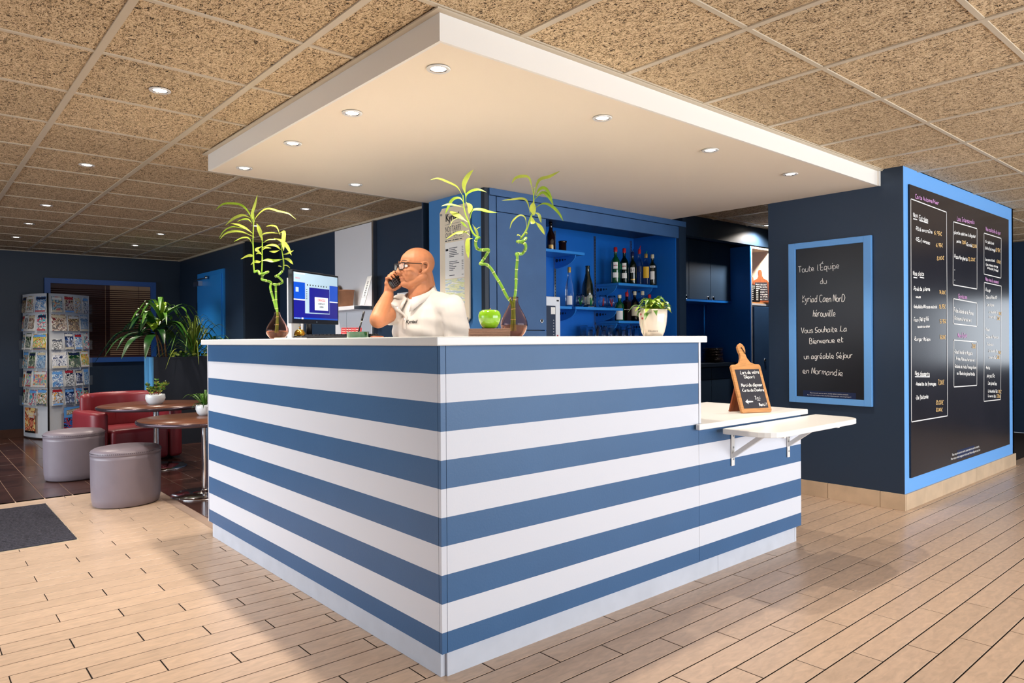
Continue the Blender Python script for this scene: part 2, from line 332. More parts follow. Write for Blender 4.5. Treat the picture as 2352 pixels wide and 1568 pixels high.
for k in range(-36, 50):
    y = .96+.1122*(k+.5)
    if y > 6.41: break
    base = 2.9415-.2215*k
    m0 = int((-3-base)/.6645)-1
    for m in range(m0, m0+24):
        x0 = base+.6645*m; r = in_light(x0, x0+.6645, y)
        if not r: continue
        xc = (r[0]+r[1])/2; d = math.hypot(xc, y)
        cand.append((0 if seen(xc, y, 0, 80) else 1, d, xc, y, r[1]-r[0]))
cand.sort()
for i, (v, d, xc, y, L) in enumerate(cand[:300]):
    share('plank', PL, (xc, y, 0), fl, (L/.6645, 1, 1))
mb = MB()
for (v, d, xc, y, L) in cand[300:]:
    if v and d > 4: 
        if not (xc < 10 and y > -3): continue
    a = L/2-.00175; mb.box(xc-a, xc+a, y-.0544, y+.0544, -.006, 0, 'plank')
tag(mb.build('far_planks', fl), kind='stuff')
DT = plank_mesh('dark_tile', .184, .68, 'dark_tile', .005); cand = []
for k in range(-17, 26):
    xc = .64+.184*(k+.5)
    y0 = 6.41 if xc < 1.49 else 4.47
    j = (k % 2)*.34+(k % 3)*.11
    yy = y0-(.68-j if j else 0)
    while yy < 10.95:
        a = max(yy, y0); b = min(yy+.68, 10.85); yy += .68
        if b-a < .03: continue
        x0, x1 = xc-.092, xc+.092
        if k == 4 and a < 6.41: x0 = 1.49; 
        yc = (a+b)/2
        cand.append((0 if seen(xc, yc, 0, 40) else 1, math.hypot(xc, yc), (x0+x1)/2, yc, x1-x0, b-a))
cand.sort()
for (v, d, xc, yc, wx, wy) in cand[:290]: share('dark_tile', DT, (xc, yc, 0), fl, (wx/.184, wy/.68, 1))
mb = MB()
for (v, d, xc, yc, wx, wy) in cand[290:]: mb.box(xc-wx/2+.0025, xc+wx/2-.0025, yc-wy/2+.0025, yc+wy/2-.0025, -.006, 0, 'dark_tile')
if mb.v: tag(mb.build('far_dark_tiles', fl), kind='stuff')
MB().box(.80,.806,4.95,6.2,-.006,.002,'rail').box(-2.5,.806,4.944,4.95,-.006,.002,'rail').box(-2.5,.806,6.2,6.206,-.006,.002,'rail').build('mat_well_edge', fl)

# ---- entrance mat, ribbed
mt = empty('entrance_mat', (0,0,0), label='dark grey ribbed entrance mat let into the light floor', cat='mat')
MB().box(-2.5,.798,4.952,6.198,-.006,.001,'black').build('backing', mt)
mb = MB()
for i in range(29): mb.tube([(-2.5,4.975+.0430*i,-.001),(.797,4.975+.0430*i,-.001)], .0135, 'mat_rib', 5, True)
tag(mb.build('rib', mt), kind='stuff')

# ---- ceiling: wood-wool tiles in a cream T-grid
ce = empty('ceiling', kind='structure')
MB().box(-2.5,10.5,-3,11,CZ+.03,CZ+.08,'black').build('slab', ce)
XG = [.61+.607*i for i in range(-6, 18)]; YG = [2.04+.603*i for i in range(-9, 16)]
def tile_mesh():
    mb = MB(); x, y, b = .2975, .2955, .004
    vs = [(-x,-y,.02),(x,-y,.02),(x,y,.02),(-x,y,.02),(-x,-y,b),(x,-y,b),(x,y,b),(-x,y,b),(-x+b,-y+b,0),(x-b,-y+b,0),(x-b,y-b,0),(-x+b,y-b,0)]
    mb.add(vs, [(0,4,5,1),(1,5,6,2),(2,6,7,3),(3,7,4,0),(4,8,9,5),(5,9,10,6),(6,10,11,7),(7,11,8,4),(8,11,10,9),(0,1,2,3)], 'wood_wool')
    o = mb.build('ceiling_tile'); me = o.data; bpy.data.objects.remove(o); return me
CT = tile_mesh(); cand = []
def clipped(x0, x1, y0, y1):
    "part of a ceiling cell outside the lowered panel, the bar unit and the pillar block"
    if x0 >= 1.45 and x1 <= 5.23 and y0 >= 2.05 and y1 <= 4.56: return None
    if x0 < 5.2 and x1 > 1.453:
        if y0 < 2.061 and y1 > 2.061: y1 = 2.061 if 2.061-y0 > .05 else y1
        if y0 < 4.562 and y1 > 4.562 and y1-4.562 > .05: y0 = 4.562
    if y0 < 4.562 and y1 > 2.061:
        if x0 < 1.453 < x1: x1 = 1.453
        if x0 < 5.2 < x1: x0 = 5.2
    if x0 >= 5.15 and x1 <= 7.8 and y0 >= 1.9 and y1 <= 2.85: return None
    if x0 > 5.1 and x0 < 7.75 and y0 < 1.905 < y1 and 1.905-y0 > .05: y1 = 1.905
    return (x0,x1,y0,y1) if x1-x0 > .04 and y1-y0 > .04 else None
for i in range(len(XG)-1):
    for j in range(len(YG)-1):
        c = clipped(XG[i], XG[i+1], YG[j], YG[j+1])
        if not c: continue
        xc, yc = (c[0]+c[1])/2, (c[2]+c[3])/2
        if xc > 3.5 and yc > 4.6 and xc < 5.4 : continue
        cand.append((0 if seen(xc, yc, CZ, 250) else 1, math.hypot(xc, yc), xc, yc, c[1]-c[0], c[3]-c[2]))
cand += [(0,4.6,1.335,4.507,.236,.11)]; cand.sort()
for (v, d, xc, yc, wx, wy) in cand[:300]: share('ceiling_tile', CT, (xc, yc, CZ), ce, ((wx-.012)/.595, (wy-.012)/.591, 1))
mb = MB()
for (v, d, xc, yc, wx, wy) in cand[300:]: mb.box(xc-wx/2+.006, xc+wx/2-.006, yc-wy/2+.006, yc+wy/2-.006, CZ, CZ+.02, 'wood_wool')
if mb.v: tag(mb.build('far_ceiling_tiles', ce), kind='stuff')
for x in XG:
    if 1.45 < x < 5.2:
        MB().box(x-.014,x+.014,-3,2.061,CZ-.006,CZ+.02,'rail').build('main_runner', ce); MB().box(x-.014,x+.014,4.562,10.85,CZ-.006,CZ+.02,'rail').build('main_runner', ce)
    else: MB().box(x-.014,x+.014,-3,10.85,CZ-.006,CZ+.02,'rail').build('main_runner', ce)
for y in YG:
    segs = [(-2.5,1.453),(5.2,10.5)] if 2.06 < y < 4.56 else [(-2.5,10.5)]
    for a, b in segs: MB().box(a,b,y-.010,y+.010,CZ-.005,CZ+.02,'rail').build('cross_runner', ce)

# ---- walls
wf = MB().box(-2.5,3.05,10.85,10.95,0,CZ,'navy').build('wall_far'); tag(wf, kind='structure')
wdr = MB().box(3.05,3.15,8.361,10.95,0,CZ,'navy').build('wall_door_side'); tag(wdr, kind='structure')
tag(MB().box(3.05,3.57,8.3,8.36,0,CZ,'navy_dark').build('wall_return'), kind='structure')
tag(MB().box(3.47,3.57,4.52,8.3,0,CZ,'navy').build('wall_behind_counter'), kind='structure')
tag(MB().box(-2.6,-2.5,-3,11,0,.2,'navy').box(-2.6,-2.5,-3,11,2.3,CZ,'navy').box(-2.6,-2.5,8.4,11,0,CZ,'navy').box(-2.6,-2.5,-3,-1.2,0,CZ,'navy').build('wall_left'), kind='structure')
tag(MB().box(-2.6,10.6,-3.1,-3,0,.2,'white_paint').box(-2.6,10.6,-3.1,-3,2.3,CZ,'white_paint').box(-2.6,1.4,-3.1,-3,0,CZ,'white_paint').box(8.6,10.6,-3.1,-3,0,CZ,'white_paint').build('wall_front'), kind='structure')
tag(MB().box(10.5,10.6,-3.1,6,0,.8,'navy').box(10.5,10.6,-3.1,6,1.7,CZ,'navy').box(10.5,10.6,1.5,6,.8,1.7,'navy').box(10.5,10.6,-3.1,-1.1,.8,1.7,'navy').build('wall_right'), kind='structure')
tag(MB().box(7.78,10.6,4.6,4.7,0,CZ,'navy_dark').build('wall_passage'), kind='structure')
# pillar block: navy end face and blue menu-board face
pb = MB().box(5.2,7.74,1.95,2.9,.0,CZ,'navy').build('wall_pillar'); tag(pb, kind='structure')
MB().box(5.2,5.206,1.905,1.95,.11,CZ,'navy').build('corner_strip', pb)
MB().box(5.206,7.78,1.905,1.95,.11,CZ,'frame_blue').build('blue_panel', pb)
MB().box(7.74,7.78,1.905,2.9,0,CZ,'navy').build('end_panel', pb)
b1 = empty('baseboard_pillar', kind='structure')
for a, b in ((5.2,5.54),(5.54,5.92),(5.92,6.30),(6.30,6.68),(6.68,7.06),(7.06,7.44),(7.44,7.80)):
    MB().box(a+.0015,b-.0015,1.893,1.91,0,.112,'base_tile',bev=.0015).build('base_tile', b1)
for a, b in ((1.893,2.06),(2.06,2.43),(2.43,2.80),(2.80,2.9)): MB().box(5.186,5.2,a+.0015,b-.0015,0,.112,'base_tile',bev=.0015).build('base_tile', b1)
b2 = empty('baseboard_far', kind='structure')
for i in range(12): MB().box(-2.5+.46*i,-2.5+.46*i+.457,10.835,10.85,0,.105,'base_brown').build('base_tile', b2)
b3 = empty('baseboard_door_side', kind='structure')
for a, b in ((8.3,8.6),(8.6,8.94),(10.0,10.4),(10.4,10.83)): MB().box(3.037,3.05,a,b-.003,0,.105,'base_brown').build('base_tile', b3)
tag(MB().box(3.03,3.05,8.3,10.85,CZ-.02,CZ,'rail').box(3.45,3.47,4.6,8.3,CZ-.02,CZ,'rail').build('trim_1'), kind='structure')
tag(MB().box(-2.5,3.05,10.84,10.85,CZ-.012,CZ,'rail').build('trim_2'), kind='structure')

# ---- lowered ceiling panel over the counter
so = empty('lowered_ceiling_panel', (0,0,0), label='white lowered ceiling panel hanging over the striped counter, with round downlights', cat='ceiling panel')
MB().box(1.466,5.2,2.074,4.549,SZ,SZ+.013,'soffit_warm_bounce').build('underside_board', so)  # white board coloured cream; warm light bounced off the floor is painted in
MB().box(1.453,5.2,2.061,2.074,SZ,CZ,'soffit_white').build('right_fascia', so); MB().box(1.453,1.466,2.074,4.562,SZ,CZ,'soffit_white').build('left_fascia', so); MB().box(1.466,5.2,4.549,4.562,SZ,CZ,'soffit_white').build('rear_fascia', so)
MB().box(1.428,5.2,2.036,2.061,CZ-.012,CZ-.006,'rail').box(1.428,1.453,2.061,4.59,CZ-.012,CZ-.006,'rail').build('edge_angle', so)
MB().box(5.17,5.2,2.05,2.061,SZ-.002,CZ-.006,'soffit_white').build('end_bead', so)

# ---- downlights
def downlight_proto():
    t = empty('downlight', (0,0,0)); 
    MB().lathe([(.031,-.001),(.045,-.004),(.047,-.002),(.047,.0)],'trim_white',28,cap=False).build('trim_ring', t)
    MB().lathe([(.030,.004),(.031,-.001),(.033,-.003)],'reflector',24,cap=False).build('reflector', t)
    MB().lathe([(.0001,.0),(.0285,.0),(.0285,.003)][::-1],'lamp_glass',24).build('lamp', t)
    return t
DL = downlight_proto(); first = True
def downlight(x, y, z, label, group, power, size=1.9):
    global first
    if first: o = DL; first = False
    else:
        o = DL.copy(); COL.objects.link(o)
        for ch in DL.children:
            if ch.type == 'MESH': c = ch.copy(); COL.objects.link(c); c.parent = o
    o.location = (x, y, z-.003); tag(o, label, 'downlight', group)
    l = bpy.data.lights.new('lamp_light','SPOT'); l.energy = power; l.spot_size = size; l.spot_blend = .55; l.color = (1,.89,.77); l.shadow_soft_size = .03
    lo = bpy.data.objects.new('lamp_light', l); COL.objects.link(lo); lo.location = (0,0,-.02); lo.parent = o
P_S, P_C = 42, 50
for x, y, s in ((1.595,2.273,'in the lowered white panel, nearest its front corner'),(1.595,2.971,'in the lowered white panel, second along its left edge from the corner'),(1.595,3.63,'in the lowered white panel, third along its left edge from the corner'),(1.595,4.335,'in the lowered white panel, at its far left tip'),
    (2.55,2.275,'in the lowered white panel, second along its right edge from the corner'),(3.455,2.275,'in the lowered white panel, third along its right edge from the corner'),(4.36,2.275,'in the lowered white panel, nearest the navy pillar'),(2.34,4.32,'in the lowered white panel, by its rear edge over the man')):
    downlight(x, y, SZ, 'round downlight '+s, 'downlights in the lowered panel', P_S)
for x, y, s in ((.92,3.56,'largest one, left of the lowered panel'),(.935,5.36,'second from the camera in the left row'),(.945,7.15,'third from the camera in the left row'),(.96,8.35,'fourth from the camera in the left row'),(.97,9.5,'fifth and farthest in the left row'),
    (2.14,8.29,'nearer of the pair above the tall planter'),(2.15,9.44,'farther of the pair above the tall planter'),(2.72,5.93,'right of the left bamboo, near the white wall panel'),(2.73,7.11,'seen behind the top of the left bamboo'),(6.82,3.82,'above the kitchen beam beside the navy pillar')):
    k_ = s.startswith('above the kitchen'); downlight(x, y, CZ, 'round tile-ceiling downlight, '+s, 'downlights in the wood-wool ceiling', 85 if k_ else P_C, 2.7 if k_ else 1.9)

# ================================================================== COUNTER
ct = empty('reception_counter', (1.41,2.01,0), label='L-shaped reception counter painted in blue and white horizontal stripes', cat='counter'); ct.location = (0,0,0)
Z0, ST = 1.0722, .0997
zb = [1.171]+[Z0-ST*k for k in range(10)]+[.101]
def stripes(x0,x1,y0,y1,top,nm):
    for k in range(len(zb)-1):
        a, b = zb[k+1], zb[k]
        if a >= top: continue
        b = min(b, top)
        MB().box(x0,x1,y0,y1,a,b,'blue_stripe' if k%2==0 else 'white_stripe').build(nm, ct)
stripes(1.41,1.43,2.028,4.452,1.171,'stripe')           # left face
stripes(1.41,1.432,2.01,2.026,1.171,'corner_strip')     # corner post
stripes(1.434,2.938,2.01,2.03,1.171,'stripe')           # right face, high part
stripes(2.94,3.956,2.01,2.03,.748,'stripe')             # right face, low part
MB().box(1.43,1.45,2.03,4.46,.1,1.17,'white_paint').box(1.43,2.95,2.03,2.05,.1,1.17,'white_paint').box(1.408,1.43,4.454,4.462,.1,1.171,'white_stripe').build('carcass', ct)
MB().box(2.94,2.956,2.008,2.06,.775,1.171,'white_stripe').build('end_strip', ct)
MB().box(2.955,2.962,2.012,2.03,1.055,1.075,'chrome').build('catch', ct)
for z, h in ((.965,.022),(.93,.016),(.895,.02)): MB().box(2.9561,2.9575,2.018,2.024,z,z+h,'black').build('lock_slot', ct)
mb = MB().box(1.435,1.455,2.055,4.47,0,.1,'plinth'); mb.build('plinth', ct)
mb = MB().box(1.456,3.15,2.044,2.06,0,.1,'plinth').build('plinth', ct); MB().box(3.152,3.94,2.044,2.06,0,.1,'plinth').box(3.942,3.962,2.044,2.064,0,.1,'plinth').build('plinth', ct)
MB().box(3.936,3.956,2.03,2.66,.1,.748,'white_stripe').build('end_panel', ct); MB().box(2.95,2.97,2.06,2.62,.1,.748,'white_paint').build('inner_panel', ct)
# worktops: separate slabs that could be lifted off
def slab(name, poly, z0, z1, label, cat='worktop'):
    o = MB().prism(poly, z0, z1, 'white_laminate').build(name); m = o.modifiers.new('b','BEVEL'); m.width = .004; m.segments = 2; apply_mods(o); return tag(o, label, cat)
slab('countertop', [(1.367,1.967),(2.953,1.967),(2.953,2.60),(1.96,2.60),(1.96,4.45),(1.367,4.45)], 1.1715, 1.2027, 'white L-shaped top of the striped counter, upper level')
slab('low_worktop', [(2.90,1.978),(3.982,1.978),(3.982,2.66),(2.958,2.66),(2.958,2.0),(2.90,2.0)], .7485, .776, 'white lower worktop at the right end of the counter, under the wooden sign')
fd = empty('folding_shelf', (0,0,0), label='white hinged flap shelf with rounded corners on two brackets, right of the counter', cat='shelf')
def rr(x0,x1,y0,y1,r):
    P = [(x0,y1),(x0,y0+r)]
    P += [(x0+r-r*math.cos(a), y0+r-r*math.sin(a)) for a in [R(15*k) for k in range(1,6)]]
    P += [(x0+r,y0),(x1-r,y0)]+[(x1-r+r*math.sin(a), y0+r-r*math.cos(a)) for a in [R(15*k) for k in range(1,6)]]+[(x1,y0+r),(x1,y1)]
    return P[::1]
o = MB().prism(rr(3.087,4.06,1.70,1.972,.11), .715, .742, 'white_laminate').build('board', fd); m = o.modifiers.new('b','BEVEL'); m.width = .003; m.segments = 2; apply_mods(o)
for bx, lo in ((3.231,.535),(3.802,.515)):
    br = MB().box(bx-.014,bx+.014,2.002,2.0085,lo,.714,'trim_white',bev=.002).box(bx-.012,bx+.012,1.72,2.0085,.7065,.7145,'trim_white').build('bracket', fd)
    MB().add([(bx-.011,2.002,.575),(bx+.011,2.002,.575),(bx+.011,1.82,.705),(bx-.011,1.82,.705),(bx-.011,2.002,.600),(bx+.011,2.002,.600),(bx+.011,1.855,.706),(bx-.011,1.855,.706)],[(0,1,2,3),(4,7,6,5),(0,4,5,1),(3,2,6,7),(0,3,7,4),(1,5,6,2)],'trim_white').build('brace', br)
    for z in (lo+.035,.63,.69): MB().cyl((bx,2.0025,z),(bx,1.9995,z),.005,'steel',n=10).build('screw', br)

# ================================================================== BAR UNIT behind the counter
bu = empty('back_bar_unit', (3.075,3.83,0), label='tall blue bar unit behind the counter, with cupboard door, open niche and bottle shelves', cat='bar unit'); bu.location = (0,0,0)
MB().box(3.075,3.13,3.875,4.52,0,SZ-.001,'blue_wall').build('side_panel', bu)
MB().box(3.073,3.11,3.835,3.875,0,SZ-.001,'navy_dark').build('edge_strip', bu)
MB().box(3.11,3.172,3.83,3.86,0,2.2,'unit_blue').box(3.13,3.66,3.86,4.52,0,1.15,'unit_blue').build('door_stile', bu)
MB().box(3.13,3.65,3.87,4.52,1.15,2.24,'navy_dark').box(3.65,3.66,3.84,4.36,1.15,2.09,'niche_blue').build('carcass', bu)
dr = MB().box(3.18,3.657,3.83,3.852,1.262,2.093,'unit_blue',bev=.002).build('cupboard_door', bu)
MB().lathe([(.0155,0),(.0155,.004),(.0135,.006),(.009,.0035),(.009,.001),(.0001,.001)],'knob_chrome',20,frame((3.605,3.83,1.329),(1,0,0),(0,0,1))).lathe([(.0085,.0045),(.0001,.0045)],'black',14,frame((3.605,3.83,1.329),(1,0,0),(0,0,1))).build('finger_ring', dr)
MB().box(3.18,3.657,3.832,3.85,1.0,1.256,'unit_blue').build('drawer_front', bu)
MB().box(3.11,5.41,3.822,3.85,2.205,SZ-.001,'unit_blue').build('cornice', bu)
MB().box(3.18,5.31,3.83,3.85,2.098,2.2,'unit_blue').build('header', bu)
MB().box(5.312,5.41,3.825,3.86,0,SZ-.001,'navy').build('right_stile', bu)
MB().box(5.30,5.325,3.86,4.36,0,2.2,'niche_blue').box(5.325,5.41,3.86,4.36,0,2.2,'navy').build('right_panel', bu)
MB().box(3.66,5.30,4.34,4.36,0,2.2,'niche_blue').box(3.66,5.30,3.85,4.34,2.15,2.2,'navy_dark').build('back_panel', bu)
MB().box(3.66,5.30,3.86,4.34,1.12,1.15,'niche_blue').build('bar_worktop', bu)
for x in (4.239,4.744,5.25):
    r_ = MB().box(x-.010,x+.010,4.33,4.34,1.15,2.12,'steel').build('shelf_rail', bu)
    mb = MB()
    for i in range(36): mb.box(x-.002,x+.002,4.3285,4.3302,1.17+.026*i,1.182+.026*i,'black')
    mb.build('slots', r_)
def bar_shelf(x0, x1, z, brs):
    s_ = MB().box(x0,x1,4.055,4.325,z-.022,z,'shelf_blue',bev=.001).build('shelf', bu)
    for x in brs:
        # pierced quarter bracket, thickness along x
        top = z-.0225; P = [(4.33,top)]+[(4.33-.245*math.sin(a), top-.095*math.cos(a)) for a in [R(90*k/8) for k in range(9)]]
        mb = MB(); P = [(y,zz) for y,zz in P]; Tm = Matrix(((0,0,1,0),(1,0,0,0),(0,1,0,0),(0,0,0,1)))
        mb.prism(P, x-.004, x+.004, 'shelf_blue', Tm)
        for hy, hr in ((4.305,.016),(4.268,.013),(4.235,.010),(4.205,.007)):
            for sx in (-.0046,.0040): mb.prism([(hy+hr*math.cos(R(24*q)), top-.027+hr*math.sin(R(24*q))) for q in range(15)], x+sx, x+sx+.0006, 'navy_dark', Tm)
        mb.build('bracket', s_)
bar_shelf(3.70,4.316,1.913,(3.755,4.239)); bar_shelf(4.203,4.80,1.461,(4.239,4.744)); bar_shelf(4.744,5.29,1.684,(4.755,5.25)); bar_shelf(4.744,5.29,1.352,(4.755,5.25)); bar_shelf(3.70,4.16,1.4605,(3.755,))

# ================================================================== KITCHEN RECESS beside the pillar
tag(MB().box(5.41,7.74,3.97,4.07,2.172,CZ,'navy').build('trim_3'), kind='structure')
tag(MB().box(5.41,7.74,4.545,4.6,0,CZ,'niche_blue').build('wall_kitchen'), kind='structure')
tag(MB().box(7.66,7.74,2.9,4.6,0,CZ,'navy').build('wall_kitchen_side'), kind='structure')
tag(MB().box(5.41,5.45,3.86,4.52,0,CZ,'navy').build('trim_4'), kind='structure')
tag(MB().box(3.075,7.74,4.6,4.62,0,CZ,'navy').build('wall_kitchen_back'), kind='structure')
wc = empty('wall_cabinet', label='dark wall cabinet with two ring-pull doors under the kitchen beam', cat='cabinet')
MB().box(5.6,6.745,4.22,4.52,1.59,2.2,'navy_lit').box(5.6,6.745,4.19,4.52,1.567,1.588,'niche_blue').build('body', wc)  # same navy paint, its colour lightened in place of light in the recess
for a, b, kx in ((5.605,5.985,5.94),(5.99,6.365,6.322),(6.37,6.742,6.415)):
    d = MB().box(a,b,4.20,4.219,1.592,2.198,'navy_lit',bev=.002).build('door', wc)
    T = frame((kx,4.20,1.605),(1,0,0),(0,0,1))
    MB().lathe([(.022,0),(.022,.005),(.018,.008),(.012,.004)],'knob_chrome',20,T,cap=False).lathe([(.012,.0015),(.0001,.0015)],'black',14,T).build('ring_pull', d)
tc = empty('tall_cupboard', label='tall blue cupboard with open niche and lower door beside the navy pillar', cat='cupboard')
MB().box(6.748,6.762,3.97,4.50,0,2.16,'niche_blue').build('side_panel', tc); MB().box(6.762,6.775,3.965,3.972,0,2.14,'white_paint').build('edge_band', tc)
MB().box(6.776,7.17,4.46,4.48,1.561,2.14,'paper_cream').build('niche_back', tc); MB().box(7.17,7.19,3.98,4.48,.2,2.16,'paper_cream').build('niche_side', tc); MB().box(6.776,7.17,3.98,4.46,2.141,2.16,'paper_cream').build('niche_top', tc); MB().box(6.776,7.19,3.975,4.48,1.54,1.56,'white_paint').build('niche_floor', tc)
d = MB().box(6.80,7.16,3.955,3.975,.2,1.525,'unit_blue',bev=.002).build('door', tc)
T = frame((7.0082,3.955,0.9538),(1,0,0),(0,0,1))
MB().lathe([(.020,0),(.020,.005),(.017,.008),(.011,.004)],'knob_chrome',20,T,cap=False).lathe([(.011,.0015),(.0001,.0015)],'black',14,T).build('ring_pull', d)
MB().box(7.195,7.64,3.975,3.99,0,2.172,'navy').build('filler_panel', tc)
kw = tag(MB().box(5.46,6.745,4.13,4.52,.90,.935,'navy_dark').build('kitchen_worktop'), 'dark kitchen worktop under the wall cabinet, holding the brown plates', 'worktop')
kb = empty('base_cabinet', label='dark blue kitchen base cabinets under the dark worktop', cat='cabinet')
MB().box(5.46,6.745,4.18,4.52,.02,.899,'navy_lit').build('body', kb)  # lightened navy again, the missing kitchen light is in the colour
for a, b in ((5.47,5.89),(5.895,6.315),(6.32,6.74)):
    MB().box(a,b,4.16,4.179,.77,.893,'navy_lit',bev=.002).build('drawer', kb); MB().box(a,b,4.16,4.179,.08,.764,'navy_lit',bev=.002).build('door', kb)
# stack of brown plates on the dark worktop, each one a thing
pm = MB().lathe([(.0001,0),(.05,0),(.055,.004),(.09,.012),(.105,.014),(.105,.017),(.09,.016),(.052,.008),(.0001,.007)],'plate_brown',28); p0 = pm.build('plate')
X0 = 6.5512
for i in range(11):
    o = p0 if i == 0 else copy_tree(p0); o.location = (X0+rnd.uniform(-.003,.003)+(.012 if i < 1 else 0), 4.3+rnd.uniform(-.003,.003), .936+.0135*i)
    tag(o, 'dark brown plate, %s of the stack on the kitchen worktop' % ('lowest','second from the bottom','third from the bottom','fourth from the bottom','fifth from the bottom','middle one','fifth from the top','fourth from the top','third from the top','second from the top','topmost')[i], 'plate', 'stack of brown plates')
# serving boards and price tags in the open niche
for i, (px_, s_) in enumerate((((7.04,3.974),1.0),((7,4.0534),.8))):
    b = empty('serving_board', (px_[0],px_[1]+.03,1.5755), label=('walnut paddle board with chalk writing leaning in the kitchen niche','smaller brown board half hidden at the left of the kitchen niche')[i], cat='board')
    T = frame((0,0,0),(.80,-.60,0),(.10,.14,1)); NB_ = T.to_3x3() @ Vector((0,0,1))
    P = [(-.085,0),(.085,0),(.085,.22),(.072,.245),(.035,.262),(.020,.29),(.020,.335),(.012,.36),(-.012,.36),(-.020,.335),(-.020,.29),(-.035,.262),(-.072,.245),(-.085,.22)]
    MB().prism([(a*s_,c*s_) for a,c in P], 0, .014, 'walnut', T).build('board', b)
    MB().box(-.07*s_,.07*s_,.02,.22*s_,.0142,.0155,'slate',T).build('slate', b)
    for q in range(7 if i == 0 else 4):
        hand(('Menu du jour','salade verte','poisson','dessert','vin rouge','café','merci')[q], T @ Vector((-.06*s_,(.19-.027*q)*s_,.0158)), T @ Vector((.06*s_,(.19-.027*q)*s_,.0158)), .013, NB_, 'chalk', b, .002)
for i, px_ in enumerate(((6.8555,4),(6.9866,4.02))):
    t = empty('price_tag_rack', (px_[0],px_[1],1.5755), R(-20), ('small black tag rack with white strips at the left edge of the kitchen niche','small black tag rack with white strips in front of the walnut board')[i], 'tag rack', 'tag racks in the niche')
    MB().box(-.03,.03,0,.012,0,.185,'label_black').build('rack', t)
    for q in range(8): MB().box(-.024,.024 if q < 2 else .004,-.0012,0,.165-.020*q,.173-.020*q,'label_white').build('strip', t)
tag(MB().box(6.79,7.16,3.99,4.44,1.5605,1.575,'oak').build('niche_board'), 'thin wooden board lying on the floor of the kitchen niche', 'board')
bg = tag(MB().prism([(0,0),(.13,0),(.13,.30),(.12,.33),(.09,.345),(0,.345)], 0,.02,'kraft',Matrix(((1,0,0,5.47),(0,0,1,4.44),(0,1,0,.936),(0,0,0,1)))).build('tray'), 'grey-brown tray standing upright at the left end of the kitchen worktop', 'tray')

# ================================================================== WELCOME BOARD on the pillar
wb = empty('welcome_board', (5.2,2.42,1.3), label='blue-framed blackboard with chalk welcome text on the navy pillar', cat='blackboard'); wb.location = (0,0,0)
for a,b,c,d_ in ((2.107,2.16,.70,1.912),(2.667,2.72,.70,1.912),(2.16,2.667,.70,.745),(2.16,2.667,1.867,1.912)):
    MB().box(5.172,5.199,a,b,c,d_,'frame_blue',bev=.002).build('frame', wb)
MB().box(5.188,5.198,2.15,2.68,.74,1.875,'chalkboard').build('panel', wb)
NX = (-1,0,0); S1 = 5.1878
def wt(s, y0, z0, y1, z1, h): hand(s, (S1,y0,z0), (S1,y1,z1), h, NX, 'chalk', wb, .0042)
wt("Toute l'Équipe", 2.6468, 1.6905, 2.3375, 1.6978, 0.0450)
wt('du', 2.4786, 1.5918, 2.4305, 1.5944, 0.0382)
wt('Kyriad Caen NorD', 2.6177, 1.4625, 2.3000, 1.4529, 0.0506)
wt('hérouville', 2.5337, 1.3509, 2.3675, 1.3461, 0.0500)
wt('Vous Souhaite La', 2.6272, 1.2269, 2.2846, 1.2378, 0.0409)
wt('Bienvenue et', 2.5616, 1.1460, 2.3108, 1.1599, 0.0406)
wt('un agréable Séjour', 2.6052, 1.0293, 2.2456, 1.0444, 0.0408)
wt('en Normandie', 2.6159, 0.9220, 2.3168, 0.9127, 0.0448)
MB().box(5.1865,5.1879,2.2220,2.6138,.747,.792,'label_navy').build('notice_strip', wb)
T = frame((5.186,2.4179,.773),(0,-1,0),(0,0,1))
text('Tous nos prix sont en euros, toutes taxes et service compris.', .0115, 'chalk', T, wb, align='CENTER')
T = frame((5.186,2.4179,.757),(0,-1,0),(0,0,1))
text('Pour votre santé, mangez au moins cinq fruits et légumes par jour. www.mangerbouger.fr', .0105, 'chalk', T, wb, align='CENTER', sx=.86)

# ================================================================== MENU BOARD on the blue face
mn = empty('menu_board', label='large blackboard covered with the chalk menu on the bright blue panel', cat='blackboard')
MB().box(5.285,7.60,1.893,1.9045,.214,2.249,'chalkboard_2').build('panel', mn)
NY = (0,-1,0); S2 = 1.8928
def mt(s, x0, z0, x1, z1, h, m='chalk'): hand(s, (x0,S2,z0), (x1,S2,z1), h, NY, m, mn, .0052)
def ml(*P): line([(x,S2,z) for x,z in P], NY, 'chalk', mn, .007)
mt('Carte Automne/Hiver', 5.385, 2.1661, 5.838, 2.1726, 0.0281, 'chalk_pink')
ml((5.302,2.1498), (6.004,2.1356))
ml((5.302,2.1498),(5.293,0.6032))
ml((6.004,2.1356),(6.001,0.5922))
ml((5.293,0.6032), (6.001,0.5922))
mt('Nos', 5.345, 2.0302, 5.421, 2.0345, 0.0291)
mt('Entrées', 5.452, 2.0213, 5.619, 2.0210, 0.0325)
ml((5.348,2.0160), (5.414,2.0172))
ml((5.460,2.0162), (5.619,2.0137))
mt('•Pâté en croûte', 5.386, 1.9412, 5.705, 1.9477, 0.0246)
mt('6,95€', 5.745, 1.9453, 5.896, 1.9487, 0.0257, 'chalk_orange')
mt('•Œuf mimosa', 5.385, 1.8680, 5.658, 1.8627, 0.0246)
mt('6,95€', 5.783, 1.8565, 5.915, 1.8654, 0.0246, 'chalk_orange')
mt('8,00€', 5.798, 1.7591, 5.942, 1.7722, 0.0259, 'chalk_orange')
mt('Nos plats', 5.336, 1.6227, 5.533, 1.6306, 0.0291)
ml((5.347,1.6076), (5.408,1.6073))
ml((5.462,1.6149), (5.536,1.6129))
mt('•Pavé de julienne', 5.341, 1.5155, 5.653, 1.5282, 0.0256)
mt('sauce', 5.383, 1.4675, 5.473, 1.4688, 0.0152)
